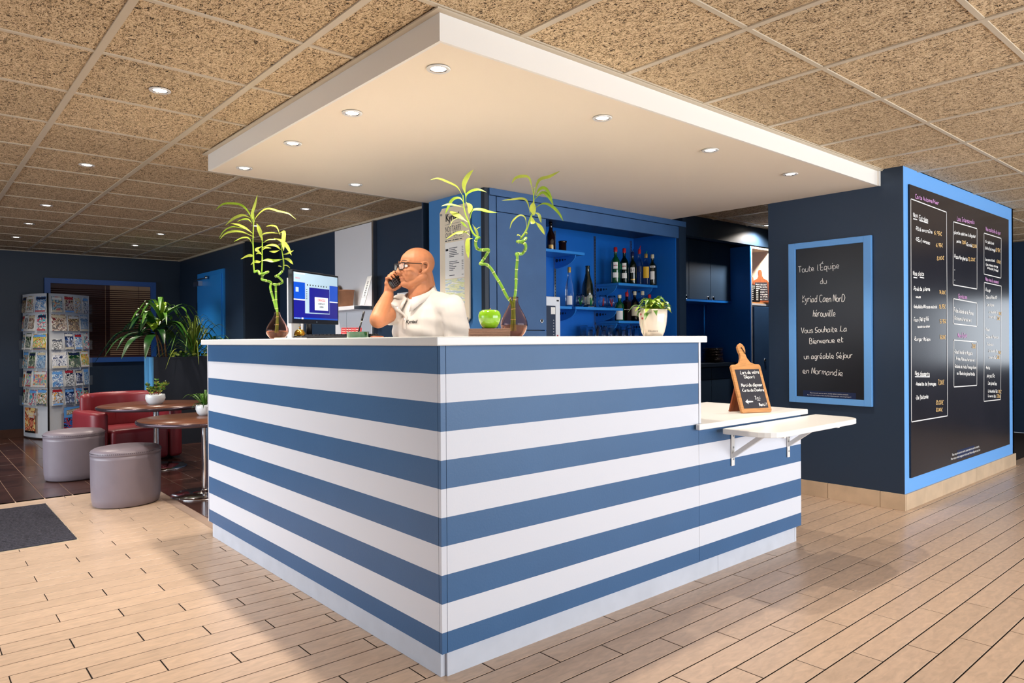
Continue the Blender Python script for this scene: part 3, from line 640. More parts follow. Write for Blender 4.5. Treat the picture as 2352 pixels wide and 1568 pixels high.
mt('14,00€', 5.843, 1.5111, 5.968, 1.5127, 0.0261, 'chalk_orange')
mt('•Andouillette AAA sauce moutarde', 5.339, 1.3933, 5.788, 1.4043, 0.0233)
mt('16,95€', 5.836, 1.4024, 5.967, 1.4056, 0.0279, 'chalk_orange')
mt('•Faux filet grillé', 5.340, 1.2982, 5.622, 1.3124, 0.0279)
mt('sauce au choix', 5.413, 1.2568, 5.647, 1.2619, 0.0169)
mt('15,95€', 5.843, 1.2930, 5.979, 1.2944, 0.0268, 'chalk_orange')
mt('•Burger Maison', 5.349, 1.1659, 5.650, 1.1624, 0.0256)
mt('16,00€', 5.847, 1.1767, 5.967, 1.1735, 0.0291, 'chalk_orange')
mt('Nos desserts', 5.364, 0.9248, 5.634, 0.9094, 0.0291)
ml((5.364,0.9137), (5.636,0.9022))
mt('•Assiette de fromages', 5.372, 0.8535, 5.762, 0.8352, 0.0240)
mt('7,00€', 5.804, 0.8359, 5.931, 0.8337, 0.0344, 'chalk_orange')
mt('•Ile flottante', 5.370, 0.7535, 5.608, 0.7498, 0.0274)
mt('8,00€', 5.765, 0.6937, 5.911, 0.6842, 0.0306, 'chalk_orange')
mt('8,00€', 5.764, 0.6433, 5.890, 0.6344, 0.0252, 'chalk_orange')
mt('Les Intemporels', 6.230, 2.0980, 6.642, 2.1121, 0.0333, 'chalk_pink')
ml((6.149,2.0792), (6.712,2.0808), (6.704,1.5829), (6.136,1.5919), (6.149,2.0792))
mt('•planche apéritive à déguster', 6.160, 1.9896, 6.677, 2.0030, 0.0248)
mt('petite', 6.222, 1.9280, 6.322, 1.9282, 0.0208)
mt('7,00€', 6.344, 1.9237, 6.438, 1.9316, 0.0253, 'chalk_orange')
mt('/Grande', 6.444, 1.9214, 6.583, 1.9188, 0.0256)
mt('12,00€', 6.590, 1.9194, 6.706, 1.9233, 0.0239, 'chalk_orange')
mt('•Pizza Margherita', 6.163, 1.8024, 6.474, 1.7999, 0.0268)
mt('12,00€', 6.484, 1.8038, 6.657, 1.8080, 0.0257, 'chalk_orange')
mt('•', 6.162, 1.7023, 6.176, 1.7032, 0.0144)
mt('•', 6.160, 1.6239, 6.175, 1.6247, 0.0144)
mt('Garnitures', 6.255, 1.4931, 6.454, 1.4956, 0.0313, 'chalk_pink')
ml((6.141,1.4852), (6.702,1.4676), (6.699,1.2755), (6.144,1.2919), (6.141,1.4852))
mt('Frites, Salade verte, Pommes', 6.157, 1.3848, 6.607, 1.3671, 0.0309)
mt('Riz basmati, haricot vert', 6.168, 1.3252, 6.557, 1.3123, 0.0268)
mt('Menu Enfant', 6.238, 1.1868, 6.449, 1.1862, 0.0333, 'chalk_pink')
ml((6.148,1.1664), (6.697,1.1472), (6.688,0.7910), (6.142,0.8043), (6.148,1.1664))
mt('7,00€', 6.564, 1.0995, 6.663, 1.0949, 0.0324, 'chalk_orange')
mt('•Steak haché ou Nuggets', 6.158, 1.0654, 6.576, 1.0452, 0.0268)
mt('Frites, Pâtes ou haricot vert', 6.199, 1.0129, 6.641, 0.9895, 0.0207)
mt('•Salade de fruits, Fromage blanc', 6.162, 0.9539, 6.674, 0.9274, 0.0248)
mt('ou 1 Boule de glace Vanille', 6.215, 0.8983, 6.633, 0.8742, 0.0249)
mt('Nos cocktails du jour', 6.944, 2.0889, 7.352, 2.0906, 0.0316, 'chalk_pink')
ml((6.891,2.0614), (7.371,2.0593), (7.358,1.7070), (6.885,1.7171), (6.891,2.0614))
mt('•Kir pétillant', 6.918, 1.9852, 7.161, 1.9852, 0.0225)
mt('(cidre, fruit rouge)', 6.924, 1.9318, 7.197, 1.9303, 0.0248)
mt('8,95€', 7.216, 1.9318, 7.338, 1.9329, 0.0302, 'chalk_orange')
mt('•Le sans alcool', 6.915, 1.8334, 7.184, 1.8403, 0.0225)
mt('6,00€', 7.237, 1.8380, 7.344, 1.8310, 0.0256, 'chalk_orange')
mt('(jus ananas, orange', 6.939, 1.7956, 7.270, 1.7936, 0.0203)
mt('sirop de fraise)', 6.975, 1.7696, 7.274, 1.7587, 0.0204)
mt('Nos vins du moment', 6.927, 1.6654, 7.287, 1.6543, 0.0293, 'chalk_pink')
ml((6.891,1.6468), (7.368,1.6368), (7.328,0.6363), (6.868,0.6483), (6.891,1.6468))
mt('•Rouge', 6.918, 1.5751, 7.055, 1.5760, 0.0247)
mt('Côtes du Rhône AOP', 6.935, 1.5138, 7.236, 1.5192, 0.0248)
mt('Les Vignes', 6.962, 1.4526, 7.152, 1.4531, 0.0226)
mt('La bouteille 75cl', 7.015, 1.3938, 7.275, 1.3944, 0.0205)
mt('Le verre 12cl', 7.015, 1.3518, 7.188, 1.3498, 0.0205)
mt('•Rosé', 6.913, 1.2434, 7.020, 1.2393, 0.0202)
mt('Côtes de Provence', 6.930, 1.1816, 7.272, 1.1759, 0.0225)
mt('Sables', 6.964, 1.1193, 7.120, 1.1132, 0.0204)
mt('La bouteille 75cl', 6.999, 1.0623, 7.247, 1.0536, 0.0204)
mt('Le verre 12cl', 7.009, 1.0076, 7.201, 0.9988, 0.0205)
mt('•Merlot', 6.922, 0.9195, 7.033, 0.9114, 0.0248)
mt("pays d'Oc", 6.953, 0.8508, 7.161, 0.8380, 0.0294)
mt('Les jamelles', 6.977, 0.7853, 7.216, 0.7696, 0.0294)
mt('La bouteille 75cl', 6.976, 0.7208, 7.241, 0.7021, 0.0226)
mt('Le verre 12cl', 6.975, 0.6801, 7.195, 0.6628, 0.0204)
mt('16€', 7.283, 1.3828, 7.368, 1.3797, 0.0257, 'chalk_orange')
mt('3€', 7.236, 1.3377, 7.320, 1.3342, 0.0256, 'chalk_orange')
mt('16€', 7.270, 1.0404, 7.346, 1.0344, 0.0257, 'chalk_orange')
mt('3€', 7.223, 1.0006, 7.307, 0.9940, 0.0256, 'chalk_orange')
mt('16€', 7.256, 0.6989, 7.349, 0.6892, 0.0257, 'chalk_orange')
mt('3,50€', 7.218, 0.6615, 7.325, 0.6506, 0.0256, 'chalk_orange')
MB().box(6.216,6.616,1.8915,1.893,.235,.305,'label_navy').build('notice_strip', mn)
text('Tous nos prix sont en euros, toutes taxes et service compris.', .026, 'chalk', frame((6.416,1.891,.277),(1,0,0),(0,0,1)), mn, align='CENTER')
text('Pour votre santé, mangez au moins cinq fruits et légumes par jour.', .026, 'chalk', frame((6.416,1.891,.247),(1,0,0),(0,0,1)), mn, align='CENTER')

# ================================================================== FAR LEFT: window, door, brochure rack
wn = empty('window_1', kind='structure')
wx0, wx1, wz0, wz1 = 1.40, 2.72, .925, 2.03
MB().box(wx0,wx1,10.80,10.849,wz1-.065,wz1,'window_blue').box(wx0,wx1,10.80,10.849,wz0,wz0+.065,'window_blue').box(wx0,wx0+.065,10.80,10.849,wz0+.065,wz1-.065,'window_blue').box(wx1-.065,wx1,10.80,10.849,wz0+.065,wz1-.065,'window_blue').build('window_frame', wn)
MB().box(wx0+.065,wx1-.065,10.843,10.849,wz0+.065,wz1-.065,'blind_light').build('pane', wn)  # tan plane behind the slats paints the warm light in the gaps
MB().box(wx0+.065,wx1-.065,10.825,10.835,wz0+.065,wz0+.09,'blind_brown').box(wx0+.066,2.15,10.8395,10.8425,wz0+.065,wz1-.065,'blind_brown').build('backing', wn)  # bottom rail, and a dark sheet so only the right gaps look lit
sl = MB().box(-.592,.592,-.002,.016,-.0012,.0012,'blind_brown'); so_ = sl.build('slat'); slm = so_.data; bpy.data.objects.remove(so_)
for i in range(34): 
    o = share('slat', slm, ((wx0+wx1)/2, 10.818, wz0+.09+.0268*i), wn); o.rotation_euler = (R(-38 if i < 30 else -20),0,0)
MB().box((wx0+wx1)/2+.03,(wx0+wx1)/2+.034,10.812,10.814,wz0+.07,wz1-.07,'blind_light').box(wx1-.22,wx1-.216,10.812,10.814,wz0+.07,wz1-.07,'blind_brown').build('blind_cord', wn)
dd = empty('door_1', kind='structure')
MB().box(3.03,3.05,8.965,9.983,0,2.10,'door_blue').build('door_frame', dd)
dl = MB().box(3.015,3.03,9.02,9.945,.01,2.045,'door_blue',bev=.003).build('door_leaf', dd)
MB().box(2.96,3.014,9.72,9.93,1.93,1.99,'steel').box(2.975,2.99,9.45,9.93,2.01,2.022,'steel').cyl((2.983,9.46,2.0),(2.983,9.46,2.04),.02,'steel').build('door_closer', dl)
MB().box(3.008,3.016,9.94,9.955,1.62,1.72,'black').build('hinge', dl)

RV0 = (1.3656,10.2724)
VL = (RV0[0]-.20, RV0[1]+.52); VR = (RV0[0]+.50, RV0[1]+.36)
rk = empty('brochure_rack', label='tall white brochure column with clear pockets standing before the blue-framed window', cat='display rack')
def arcpts(a, b, bulge, n=10):
    a = Vector((*a,0)); b = Vector((*b,0)); m = (a+b)/2; t = (b-a).normalized(); nn = Vector((t.y,-t.x,0))
    if nn.dot(m-Vector((RV0[0]+.10,RV0[1]+.31,0))) < 0: nn = -nn
    return [a.lerp(b,i/n)+nn*bulge*math.sin(math.pi*i/n) for i in range(n+1)], nn
PL_, NL = arcpts(RV0, VL, .04); PR_, NR = arcpts(RV0, VR, .055); PB_, NB = arcpts(VL, VR, .0)
def sheet(pts, nn, z0, z1, th, mat, name, par):
    mb = MB(); n = len(pts); vs = [(*(p+Vector((0,0,z0))),) for p in pts]+[(*(p+Vector((0,0,z1))),) for p in pts]+[(*(p+nn*th+Vector((0,0,z0))),) for p in pts]+[(*(p+nn*th+Vector((0,0,z1))),) for p in pts]
    fs = []
    for i in range(n-1):
        fs += [(i,i+1,n+i+1,n+i),(2*n+i,3*n+i,3*n+i+1,2*n+i+1),(i,2*n+i,2*n+i+1,i+1),(n+i,n+i+1,3*n+i+1,3*n+i)]
    fs += [(0,n,3*n,2*n),(n-1,3*n-1,4*n-1,2*n-1)]
    return mb.add(vs, fs, mat).build(name, par)
sheet(PL_, NL, .02, 1.80, -.006, 'device_white', 'left_panel', rk); sheet(PR_, NR, .02, 1.80, -.006, 'rack_grey', 'right_panel', rk); sheet(PB_, NB, .02, 1.80, -.006, 'device_white', 'back_panel', rk)
MB().prism([(p.x,p.y) for p in PL_[::-1]+PR_[1:]+PB_[1:-1][::-1]], .006, .02, 'steel').build('base_plate', rk)
MB().cyl((RV0[0]-.004,RV0[1]-.006,.02),(RV0[0]-.004,RV0[1]-.006,1.803),.010,'strip_dark',n=8).build('corner_strip', rk)
ROWZ = [1.575-.2305*k for k in range(6)]
for k, z in enumerate(ROWZ):
    for PP, NN in ((PL_,NL),(PR_,NR)):
        sheet(PP, NN, z-.012, z-.008, .05, 'acrylic', 'pocket', rk)
        Q = [p+NN*.045 for p in PP]; sheet(Q, NN, z-.01, z+.11, .002, 'acrylic', 'pocket', rk)
# brochures in their pockets: each one a thing
PAL = [('white and green',('f2f0ec','6a9a50','d08060','f4f2ee','2a4a2a')),('sky blue',('3a8ad0','f0f4f8','2060a8','a8d0f0','ffffff')),('pale blue map',('b8d8e8','2a2a2a','7ab0cc','d8c090','c05040')),('beige mosaic',('d8c8b0','3a2a2a','b08a6a','f0e8d8','7a3030')),
 ('white with sun',('f4f4f6','e8a830','9ab0c8','f0f0f0','6a5a50')),('white heraldic',('eef0f4','2a3a6a','eceef2','b8c0d0','f4f4f4')),('navy',('16265a','0e1838','2a4a8a','d8dce8','101a40')),('steel blue peak',('6a9ac8','a8c4dc','3a6a9a','dce8f0','88aacc')),
 ('orange and teal',('f08a2a','2ab0c0','f8e0a0','e84a6a','40a0d0')),('magenta topped',('e82a7a','60c0e0','f8f4e8','90c060','f0a0b0')),('dark green',('1a4a2a','0c2414','60804a','d8d0c0','2a5a3a')),('black and white',('1a1a1c','e8e8e8','4a4a4e','f4f4f4','2a2a2a')),
 ('turquoise',('20a8b8','e8f4f4','d83a5a','108090','c0e8e8')),('brown photo',('5a3a24','c8a070','2a1810','e8d0a0','88603a')),('festive red',('c83a2a','f8c040','3a2a6a','f8f0e0','28803a')),('cream yellow',('f4d870','e8a030','60a840','f8f0d0','d85a30'))]
for nme, cols in PAL: print_mat('print_'+nme, cols, 22, rough=.25)
def brochure(P, NN, T0, T1, z, h, pal, label, row):
    a = P(T0); b = P(T1); t = (b-a); wd = t.length; t.normalize(); c = (a+b)/2+NN*.022; dep = .008+rnd.random()*.012
    o = empty('brochure', (c.x, c.y, z), 0, label, 'brochure', row)
    up = (Vector((0,0,1))-NN*.10).normalized()
    if t.cross(up).dot(NN) < 0: t = -t
    T = frame((0,0,0), t, up); nm = PAL[pal][0]; m = 'print_'+nm; w2 = wd/2
    MB().box(-w2,w2,0,h,-dep,0,'paper',T).build('pages', o)
    MB().box(-w2,w2,0,h,.0002,.0012,m,T).build('cover', o)
    flat = ['paper','label_navy','label_white','cap_red','label_cream','frame_blue']
    k = (pal*7+int(z*100)) % 6
    MB().box(-w2*.9,w2*.9,h*.80,h*.95,.0013,.0018,flat[k],T).build('title_band', o)
    if rnd.random() < .6: MB().box(-w2*.95,w2*.95,h*.02,h*.12,.0013,.0018,flat[(k+2)%6],T).build('foot_band', o)
    return T, o
def along(PP):
    L = [0]
    for i in range(len(PP)-1): L.append(L[-1]+(PP[i+1]-PP[i]).length)
    def P(u):
        s = u*L[-1]
        for i in range(len(PP)-1):
            if s <= L[i+1]+1e-9: return PP[i].lerp(PP[i+1], (s-L[i])/(L[i+1]-L[i]))
        return PP[-1]
    return P
PLf, PRf = along(PL_), along(PR_)
ORD = ['top','second','third','fourth','fifth','bottom']
left_rows = [[(.03,.33,1),(.42,.66,0),(.72,.96,13)],[(.03,.28,12),(.38,.60,3),(.64,.80,11),(.84,.97,8)],[(.03,.42,15),(.50,.76,10),(.82,.97,2)],[(.05,.30,7),(.36,.60,10),(.64,.94,2)],[(.03,.42,8),(.50,.76,9),(.82,.97,14)],[(.03,.30,0),(.34,.60,12),(.66,.82,11),(.86,.97,10)]]
right_rows = [[(.05,.25,2),(.30,.50,3),(.54,.70,4),(.77,.95,5)],[(.05,.34,3),(.38,.64,13),(.69,.93,7)],[(.05,.24,11),(.30,.49,6),(.53,.72,1),(.78,.96,12)],[(.05,.34,5),(.38,.66,10),(.70,.95,15)],[(.05,.25,1),(.30,.49,11),(.55,.73,6),(.78,.95,7)],[(.05,.25,4),(.30,.50,6),(.55,.73,12),(.78,.95,14)]]
PLACE = ['nearest the dark corner strip','second from the corner strip','third from the corner strip','fourth from the corner strip']
for side, rows, Pf, NN in (('left',left_rows,PLf,NL),('right',right_rows,PRf,NR)):
    for r_i, row in enumerate(rows):
        for c_i, (a, b, pal) in enumerate(row):
            h = .125 if (side == 'right' and r_i == 2 and c_i == 0) else .195+.01*((r_i+c_i)%2)
            brochure(Pf, NN, a, b, ROWZ[r_i]-.006, h, pal, '%s brochure, %s row on the %s face, %s' % (PAL[pal][0], ORD[r_i], side, PLACE[c_i]), 'brochures in the white rack')
# two posters on the foot of the rack
print_mat('print_sunset', ('f0b050','d8562a','f8d890','8a2a20','e88a6a'), 9); print_mat('print_crowd', ('1c1a22','3a6ac0','c03a4a','14121a','5a8ad8'), 14)
a, b = PLf(.24), PLf(.80); t = (a-b).normalized(); c = (a+b)/2+NL*.04; T = frame((c.x,c.y,.235),t,(0,0,1))
po = tag(MB().box(-.115,.115,-.155,.155,-.001,.001,'print_sunset',T).box(-.115,.115,-.155,-.13,.001,.0016,'black',T).build('poster'), 'orange sunset poster with white title on the lower left of the brochure rack', 'poster')
for i, s in enumerate(('LA','FABULEUSE','ÉPOPÉE')): text(s, .038, 'paper', T @ Matrix.Translation((-.07+.02*i,.105-.038*i,.002)), po, bold=.0006)
a, b = PRf(.22), PRf(.82); t = (b-a).normalized(); c = (a+b)/2+NR*.043; T = frame((c.x,c.y,.235),t,(0,0,1))
po = tag(MB().box(-.18,.18,-.15,.15,-.001,.001,'print_crowd',T).box(-.178,.178,.02,.148,.001,.0015,'frame_blue',T).build('poster'), 'blue poster with an orange title band low on the right of the brochure rack', 'poster')
MB().prism([(-.14,.05),(.15,.08),(.15,.14),(-.14,.11)],.0015,.002,'cap_gold',T).build('banner', po); text('FESTYLAND', .055, 'paper', T @ Matrix.Translation((-.135,.062,.0025)) @ Matrix.Rotation(R(6),4,'Z'), po, bold=.001)

# ================================================================== LOUNGE FURNITURE
def ottoman(c, label, rz, s=1):
    t = empty('ottoman', (c[0],c[1],0), rz, label, 'ottoman', 'grey leather ottomans')
    o = MB().lathe([(.0001,.004),(.205,.004),(.216,.012),(.224,.06),(.228,.2),(.228,.345),(.229,.372)],'ottoman',48,sx=1.04*s,sy=.92*s).build('body', t)
    MB().lathe([(.229,.372),(.231,.378),(.231,.392),(.226,.405),(.205,.418),(.15,.427),(.07,.431),(.0001,.432)],'ottoman',48,sx=1.04*s,sy=.92*s).build('seat_pad', t)
    mb = MB()
    for i in range(110):
        a = 2*math.pi*i/110; x, y = .2318*1.04*s*math.cos(a), .2318*.92*s*math.sin(a); mb.box(x-.0018,x+.0018,y-.0018,y+.0018,.390,.394,'stitch')
    tag(mb.build('stitching', t), kind='stuff')
    return t
ottoman((1.2584,5.8388), 'grey leather drum ottoman at the front, standing on the light floor', R(15))
ottoman((1.1515,7.2381), 'grey leather drum ottoman behind, standing on the dark floor tiles', R(10), 1.0)
def table(c, r, rb, ht, label, g):
    t = empty('cafe_table', (c[0],c[1],0), 0, label, 'table', g)
    MB().lathe([(.0001,ht-.028),(r-.012,ht-.028),(r-.012,ht-.001),(.0001,ht-.001)],'table_wood',56).lathe([(.0001,ht-.0008),(r-.018,ht-.0008),(r-.018,ht),(.0001,ht)],'table_wood',56).build('table_top', t)
    MB().lathe([(r-.016,ht-.001),(r-.004,ht-.002),(r,ht-.009),(r,ht-.02),(r-.006,ht-.029),(r-.016,ht-.030)],'table_edge',64,cap=False).build('edge_band', t)
    MB().lathe([(.026,.02),(.026,ht-.03)],'chrome',24,cap=False).lathe([(.026,ht-.05),(.09,ht-.032),(.09,ht-.0285),(.0001,ht-.0285)],'steel',24,cap=False).build('column', t)
    MB().lathe([(rb,0),(rb,.006),(rb-.012,.013),(.10,.018),(.04,.024),(.026,.04),(.026,.05)],'chrome',56).build('base', t)
    return t
HT = .60
T1 = (1.831,7.3085); T2 = (1.7944,5.7538)
table(T1, .50, .27, HT, 'round dark wood cafe table in front of the red armchair', 'round cafe tables')
table(T2, .485, .25, HT, 'round dark wood cafe table partly hidden by the striped counter', 'round cafe tables')
# red tub armchair facing the table
ac = empty('armchair', ((1.7116,7.6954)[0]+.02, (1.7116,7.6954)[1]+.36, 0), R(8), label='red leather tub armchair behind the round table', cat='armchair')
def bevbox(x0,x1,y0,y1,z0,z1,mat,r,name,par,seg=4):
    b = bmesh.new(); bmesh.ops.create_cube(b, size=1)
    for v in b.verts: v.co = Vector(((x0+x1)/2+v.co.x*(x1-x0),(y0+y1)/2+v.co.y*(y1-y0),(z0+z1)/2+v.co.z*(z1-z0)))
    bmesh.ops.bevel(b, geom=list(b.edges), offset=r, segments=seg, affect='EDGES', profile=.5)
    me = bpy.data.meshes.new(name); b.to_mesh(me); b.free(); me.materials.append(MATS[mat]); me.polygons.foreach_set('use_smooth',[True]*len(me.polygons))
    o = bpy.data.objects.new(name, me); COL.objects.link(o); o.parent = par; return o
bevbox(-.27,.27,-.40,.18,.02,.345,'red_leather',.045,'seat',ac)
def arm_shape(sx):
    P = [(.285,-.38),(.40,-.36),(.44,-.25),(.445,.05),(.40,.26),(.30,.36),(.24,.24),(.285,.08)]
    P = smooth_line([Vector((a*sx,b,0)) for a,b in P+[P[0]]], 3); P = [(p.x,p.y) for p in P[:-1]]
    if sx < 0: P = P[::-1]
    o = MB().prism(P, .02, .52, 'red_leather').build('arm', ac); m = o.modifiers.new('b','BEVEL'); m.width = .035; m.segments = 4; m.limit_method = 'ANGLE'; apply_mods(o)
    for p in o.data.polygons: p.use_smooth = True
arm_shape(1); arm_shape(-1)
P = [Vector((.40*math.sin(a),.02+.36*math.cos(a),0)) for a in [R(-78+12*k) for k in range(14)]]; Q = [Vector((.29*math.sin(a),.02+.245*math.cos(a),0)) for a in [R(-78+12*k) for k in range(14)]]
o = MB().prism([(p.x,p.y) for p in Q]+[(p.x,p.y) for p in P[::-1]], .30, .675, 'red_leather').build('backrest', ac); m = o.modifiers.new('b','BEVEL'); m.width = .045; m.segments = 5; m.limit_method = 'ANGLE'; m.angle_limit = R(50); apply_mods(o)
for p in o.data.polygons: p.use_smooth = True
MB().tube([(.0,.268,.36),(0,.262,.5),(0,.27,.62),(0,.30,.674),(0,.35,.676)],.003,'red_leather',6).build('seam', ac)
for x, y in ((-.33,-.28),(.33,-.28),(-.28,.26),(.28,.26)): MB().cyl((x,y,0),(x,y,.02),.02,'black').build('foot', ac)

# tall planter divider
py0 = 8.7475
pl = empty('planter', label='tall dark planter box with light blue end, filled with leafy plants', cat='planter')
MB().box(2.17,3.046,py0,py0+.335,0,1.0,'planter_dark').build('body', pl)
MB().box(2.155,2.17,py0-.002,py0+.337,0,1.02,'planter_blue').build('end_panel', pl)
MB().box(2.17,3.046,py0-.004,py0+.01,1.0,1.02,'planter_dark').box(2.17,3.046,py0+.325,py0+.339,1.0,1.02,'planter_dark').build('rim', pl)
MB().box(2.171,3.045,py0+.011,py0+.324,.99,1.004,'soil').build('soil', pl)
PZ = 1.004
def fan(mb, o, n, ln, wd, mat, e0=30, e1=80, droop=.6, az0=0, az1=360, seed=1, fold=.25, xm=None):
    g = random.Random(seed); o = Vector(o)
    for i in range(n):
        az = R(az0+(az1-az0)*(i+g.random()*.8)/n); el = R(g.uniform(e0,e1)); L = ln*g.uniform(.75,1.1)
        h = Vector((math.cos(az),math.sin(az),0)); d = h*math.cos(el)+Vector((0,0,1))*math.sin(el)
        p1 = o+d*L*.45; p2 = o+d*L*.8+h*L*droop*.12-Vector((0,0,1))*L*droop*.13; p3 = p2+h*L*(.22+.1*droop)*math.cos(el*.5)-Vector((0,0,1))*L*droop*.38
        if xm is not None:
            for q in (p1,p2,p3): q.x = min(q.x, xm-.02*g.random())
        mb.leaf([o, p1, p2, p3], wd*g.uniform(.8,1.15), mat, fold, h.cross(Vector((0,0,1))).cross(d) if d.length else Vector((0,0,1)))
def plant(name, loc, label, cat='plant', group=None): return empty(name, loc, 0, label, cat, group)
x1 = 2.2791; x2 = 2.3546; x3 = 2.6561
dr1 = plant('dracaena', (x1,py0+.17,PZ), 'broad-leaved dracaena with glossy dark leaves at the left end of the planter')
MB().tube([(0,0,-.01),(-.01,.0,.12),(-.045,-.01,.30)],.009,'bark').tube([(.05,.02,-.01),(.02,.01,.15),(-.03,-.02,.27)],.008,'bark').build('stem', dr1)
mb = MB(); fan(mb,(-.045,-.01,.30),13,.40,.105,'leaf_dark',5,60,1.1,seed=3); fan(mb,(-.05,-.01,.32),8,.42,.07,'leaf',20,70,.9,seed=4); fan(mb,(-.05,-.01,.30),6,.22,.08,'leaf_lime',40,85,.5,seed=5); fan(mb,(-.06,-.03,.28),6,.45,.09,'leaf_dark',-10,10,1.2,130,260,seed=8); mb.build('leaves', dr1)
dr2 = plant('dracaena', (x2,py0+.17,PZ), 'taller dracaena on a bare brown cane in the planter')
MB().tube([(0,0,-.01),(-.02,.0,.18),(-.06,0,.36),(-.05,0,.46)],[.011,.010,.009,.007],'bark').build('stem', dr2)
mb = MB(); fan(mb,(-.055,0,.44),14,.40,.065,'leaf',10,75,1.0,seed=11); fan(mb,(-.055,0,.47),7,.26,.06,'leaf_lime',45,88,.4,seed=12); fan(mb,(-.055,0,.38),7,.30,.06,'leaf_dark',-15,25,1.2,seed=13); mb.build('leaves', dr2)
gr = plant('grassy_plant', (x3,py0+.17,PZ), 'spiky plant with long narrow grassy leaves in the planter')
mb = MB(); fan(mb,(0,0,0),46,.66,.022,'leaf_grass',58,88,.5,seed=21,fold=.5,xm=3.02-x3); fan(mb,(0,0,0),20,.60,.016,'leaf',30,70,1.0,seed=22,fold=.5,xm=3.02-x3); fan(mb,(0,0,0),12,.5,.014,'leaf_pale',20,50,1.3,seed=23,fold=.5,xm=3.02-x3)
mb.build('leaves', gr)
iv = plant('ivy', (x3-.13,py0+.10,PZ), 'low trailing variegated ivy along the planter rim')
mb = MB(); g = random.Random(5)
for i in range(70):
    o = Vector((g.uniform(-.16,.30),g.uniform(-.08,.14),g.uniform(0,.07))); az = g.uniform(0,6.28); L = g.uniform(.03,.055); h = Vector((math.cos(az),math.sin(az),g.uniform(-.3,.8))); mb.leaf([o, o+h*L*.5, o+h*L],.03,('leaf','leaf_dark','leaf_pale')[i%3])
mb.build('leaves', iv)
xp = min(2.9428, 2.93)
pp = plant('palm', (xp,py0+.17,PZ), 'dark fern-like plant at the right end of the planter, above the counter edge')
mb = MB(); fan(mb,(-.02,0,.0),26,.42,.03,'leaf_dark',25,75,.9,seed=31,xm=3.02-xp); fan(mb,(.05,.0,.0),14,.36,.045,'leaf_dark',35,70,.6,seed=32,xm=3.02-xp); mb.build('leaves', pp)

# bowls of succulents on the cafe tables
def bowl(c, z, r, h, label):
    t = empty('plant_bowl', (c[0],c[1],z), 0, label, 'plant pot', 'white bowls on the cafe tables')
    MB().lathe([(.0001,0),(r*.62,0),(r*.86,h*.25),(r,h*.6),(r*.97,h*.88),(r*.93,h),(r*.86,h),(r*.86,h*.86),(.0001,h*.84)],'pot_white',36).build('bowl', t)
    MB().lathe([(r*.85,h*.85),(.0001,h*.87)],'soil',24,cap=False).build('soil', t); return t
c = (1.8283,7.3117); b_ = bowl(c, HT, .088, .095, 'white bowl with a leafy jade plant on the farther round table')
mb = MB(); g = random.Random(9)
for i in range(11):
    az = g.uniform(0,6.28); rr_ = g.uniform(.01,.05); o = Vector((rr_*math.cos(az),rr_*math.sin(az),.085)); tp = o+Vector((math.cos(az)*g.uniform(.02,.10),math.sin(az)*g.uniform(.02,.08),g.uniform(.05,.15)))
    P = smooth_line([o,(o+tp)/2+Vector((0,0,.015)),tp],4); mb.tube(P,.003,'bark',5)
    for k, q in enumerate(P[2:]):
        for s_ in (-1,1):
            h = Vector((math.cos(az+1.57*s_+k),math.sin(az+1.57*s_+k),.5)); mb.leaf([q,q+h*.012,q+h*.026],.017,('leaf','leaf_pale','leaf_dark')[(i+k)%3])
mb.build('plant', b_)
c = (1.8478,5.9319); b_ = bowl(c, HT, .068, .085, 'small white bowl with a spiky aloe on the nearer round table')
mb = MB(); fan(mb,(0,0,.07),14,.19,.020,'leaf',35,80,.4,seed=41,fold=.6); fan(mb,(0,0,.07),14,.10,.014,'leaf_dark',0,40,.8,seed=42,fold=.6); mb.build('plant', b_)

# ================================================================== WHITE WALL PANEL with shelf
wp = empty('wall_panel', label='tall white panel on the navy wall behind the computer', cat='wall panel')
MB().box(3.44,3.469,6.02,6.80,0,2.335,'white_paint').build('panel', wp); MB().box(3.43,3.469,5.99,6.02,0,2.345,'steel').build('edge_profile', wp)
MB().box(3.436,3.44,6.55,6.555,0,1.48,'rack_grey').build('joint', wp)
ws = tag(MB().box(3.244,3.439,6.03,6.76,1.49,1.525,'white_paint').box(3.244,3.439,6.026,6.03,1.49,1.525,'steel').build('wall_shelf'), 'white shelf fixed to the tall white wall panel, holding a brown pot', 'shelf')
pt = (3.33,6.3435,1.5587)
MB_ = MB().lathe([(.055,0),(.062,.002),(.075,.155),(.080,.157),(.080,.165),(.074,.165),(.060,.01),(.0001,.01)],'kraft',32)
tag(MB_.build('kraft_pot', None, (3.33,pt[1],1.526)), 'brown tapered pot on the white wall shelf', 'pot')
tag(MB().prism([(0,0),(.16,0),(.15,.12),(.07,.22),(.02,.24),(0,.24)],0,.012,'kraft_dark',Matrix(((0,0,1,3.40),(-1,0,0,6.72),(0,1,0,1.526),(0,0,0,1)))).build('brown_card'), 'curved brown card behind the pot on the white wall shelf', 'card')
T = frame((3.30,5.9759,1.527),(-.15,-1,0),(.28,0,1)); ls = tag(MB().box(-.06,.06,0,.29,-.002,.002,'paper',T).build('leaning_sign'), 'white printed sign leaning on the wall shelf', 'sign')
mb = MB()
for q in range(9): mb.box(-.025+.004*(q%3),.022-.005*(q%2),.225-.017*q,.233-.017*q,.0021,.0026,'ink_grey',T)
tag(mb.build('printed_lines', ls), kind='stuff'); line([T @ Vector((-.05,.08,.002)), T @ Vector((.05,.08,.002))], T.to_3x3() @ Vector((0,0,1)), 'ink_grey', ls, .003, name='rule')
wx = empty('wall_box', label='white framed wall box on the navy wall behind the raised forearm', cat='wall box')
yb_ = 5.518
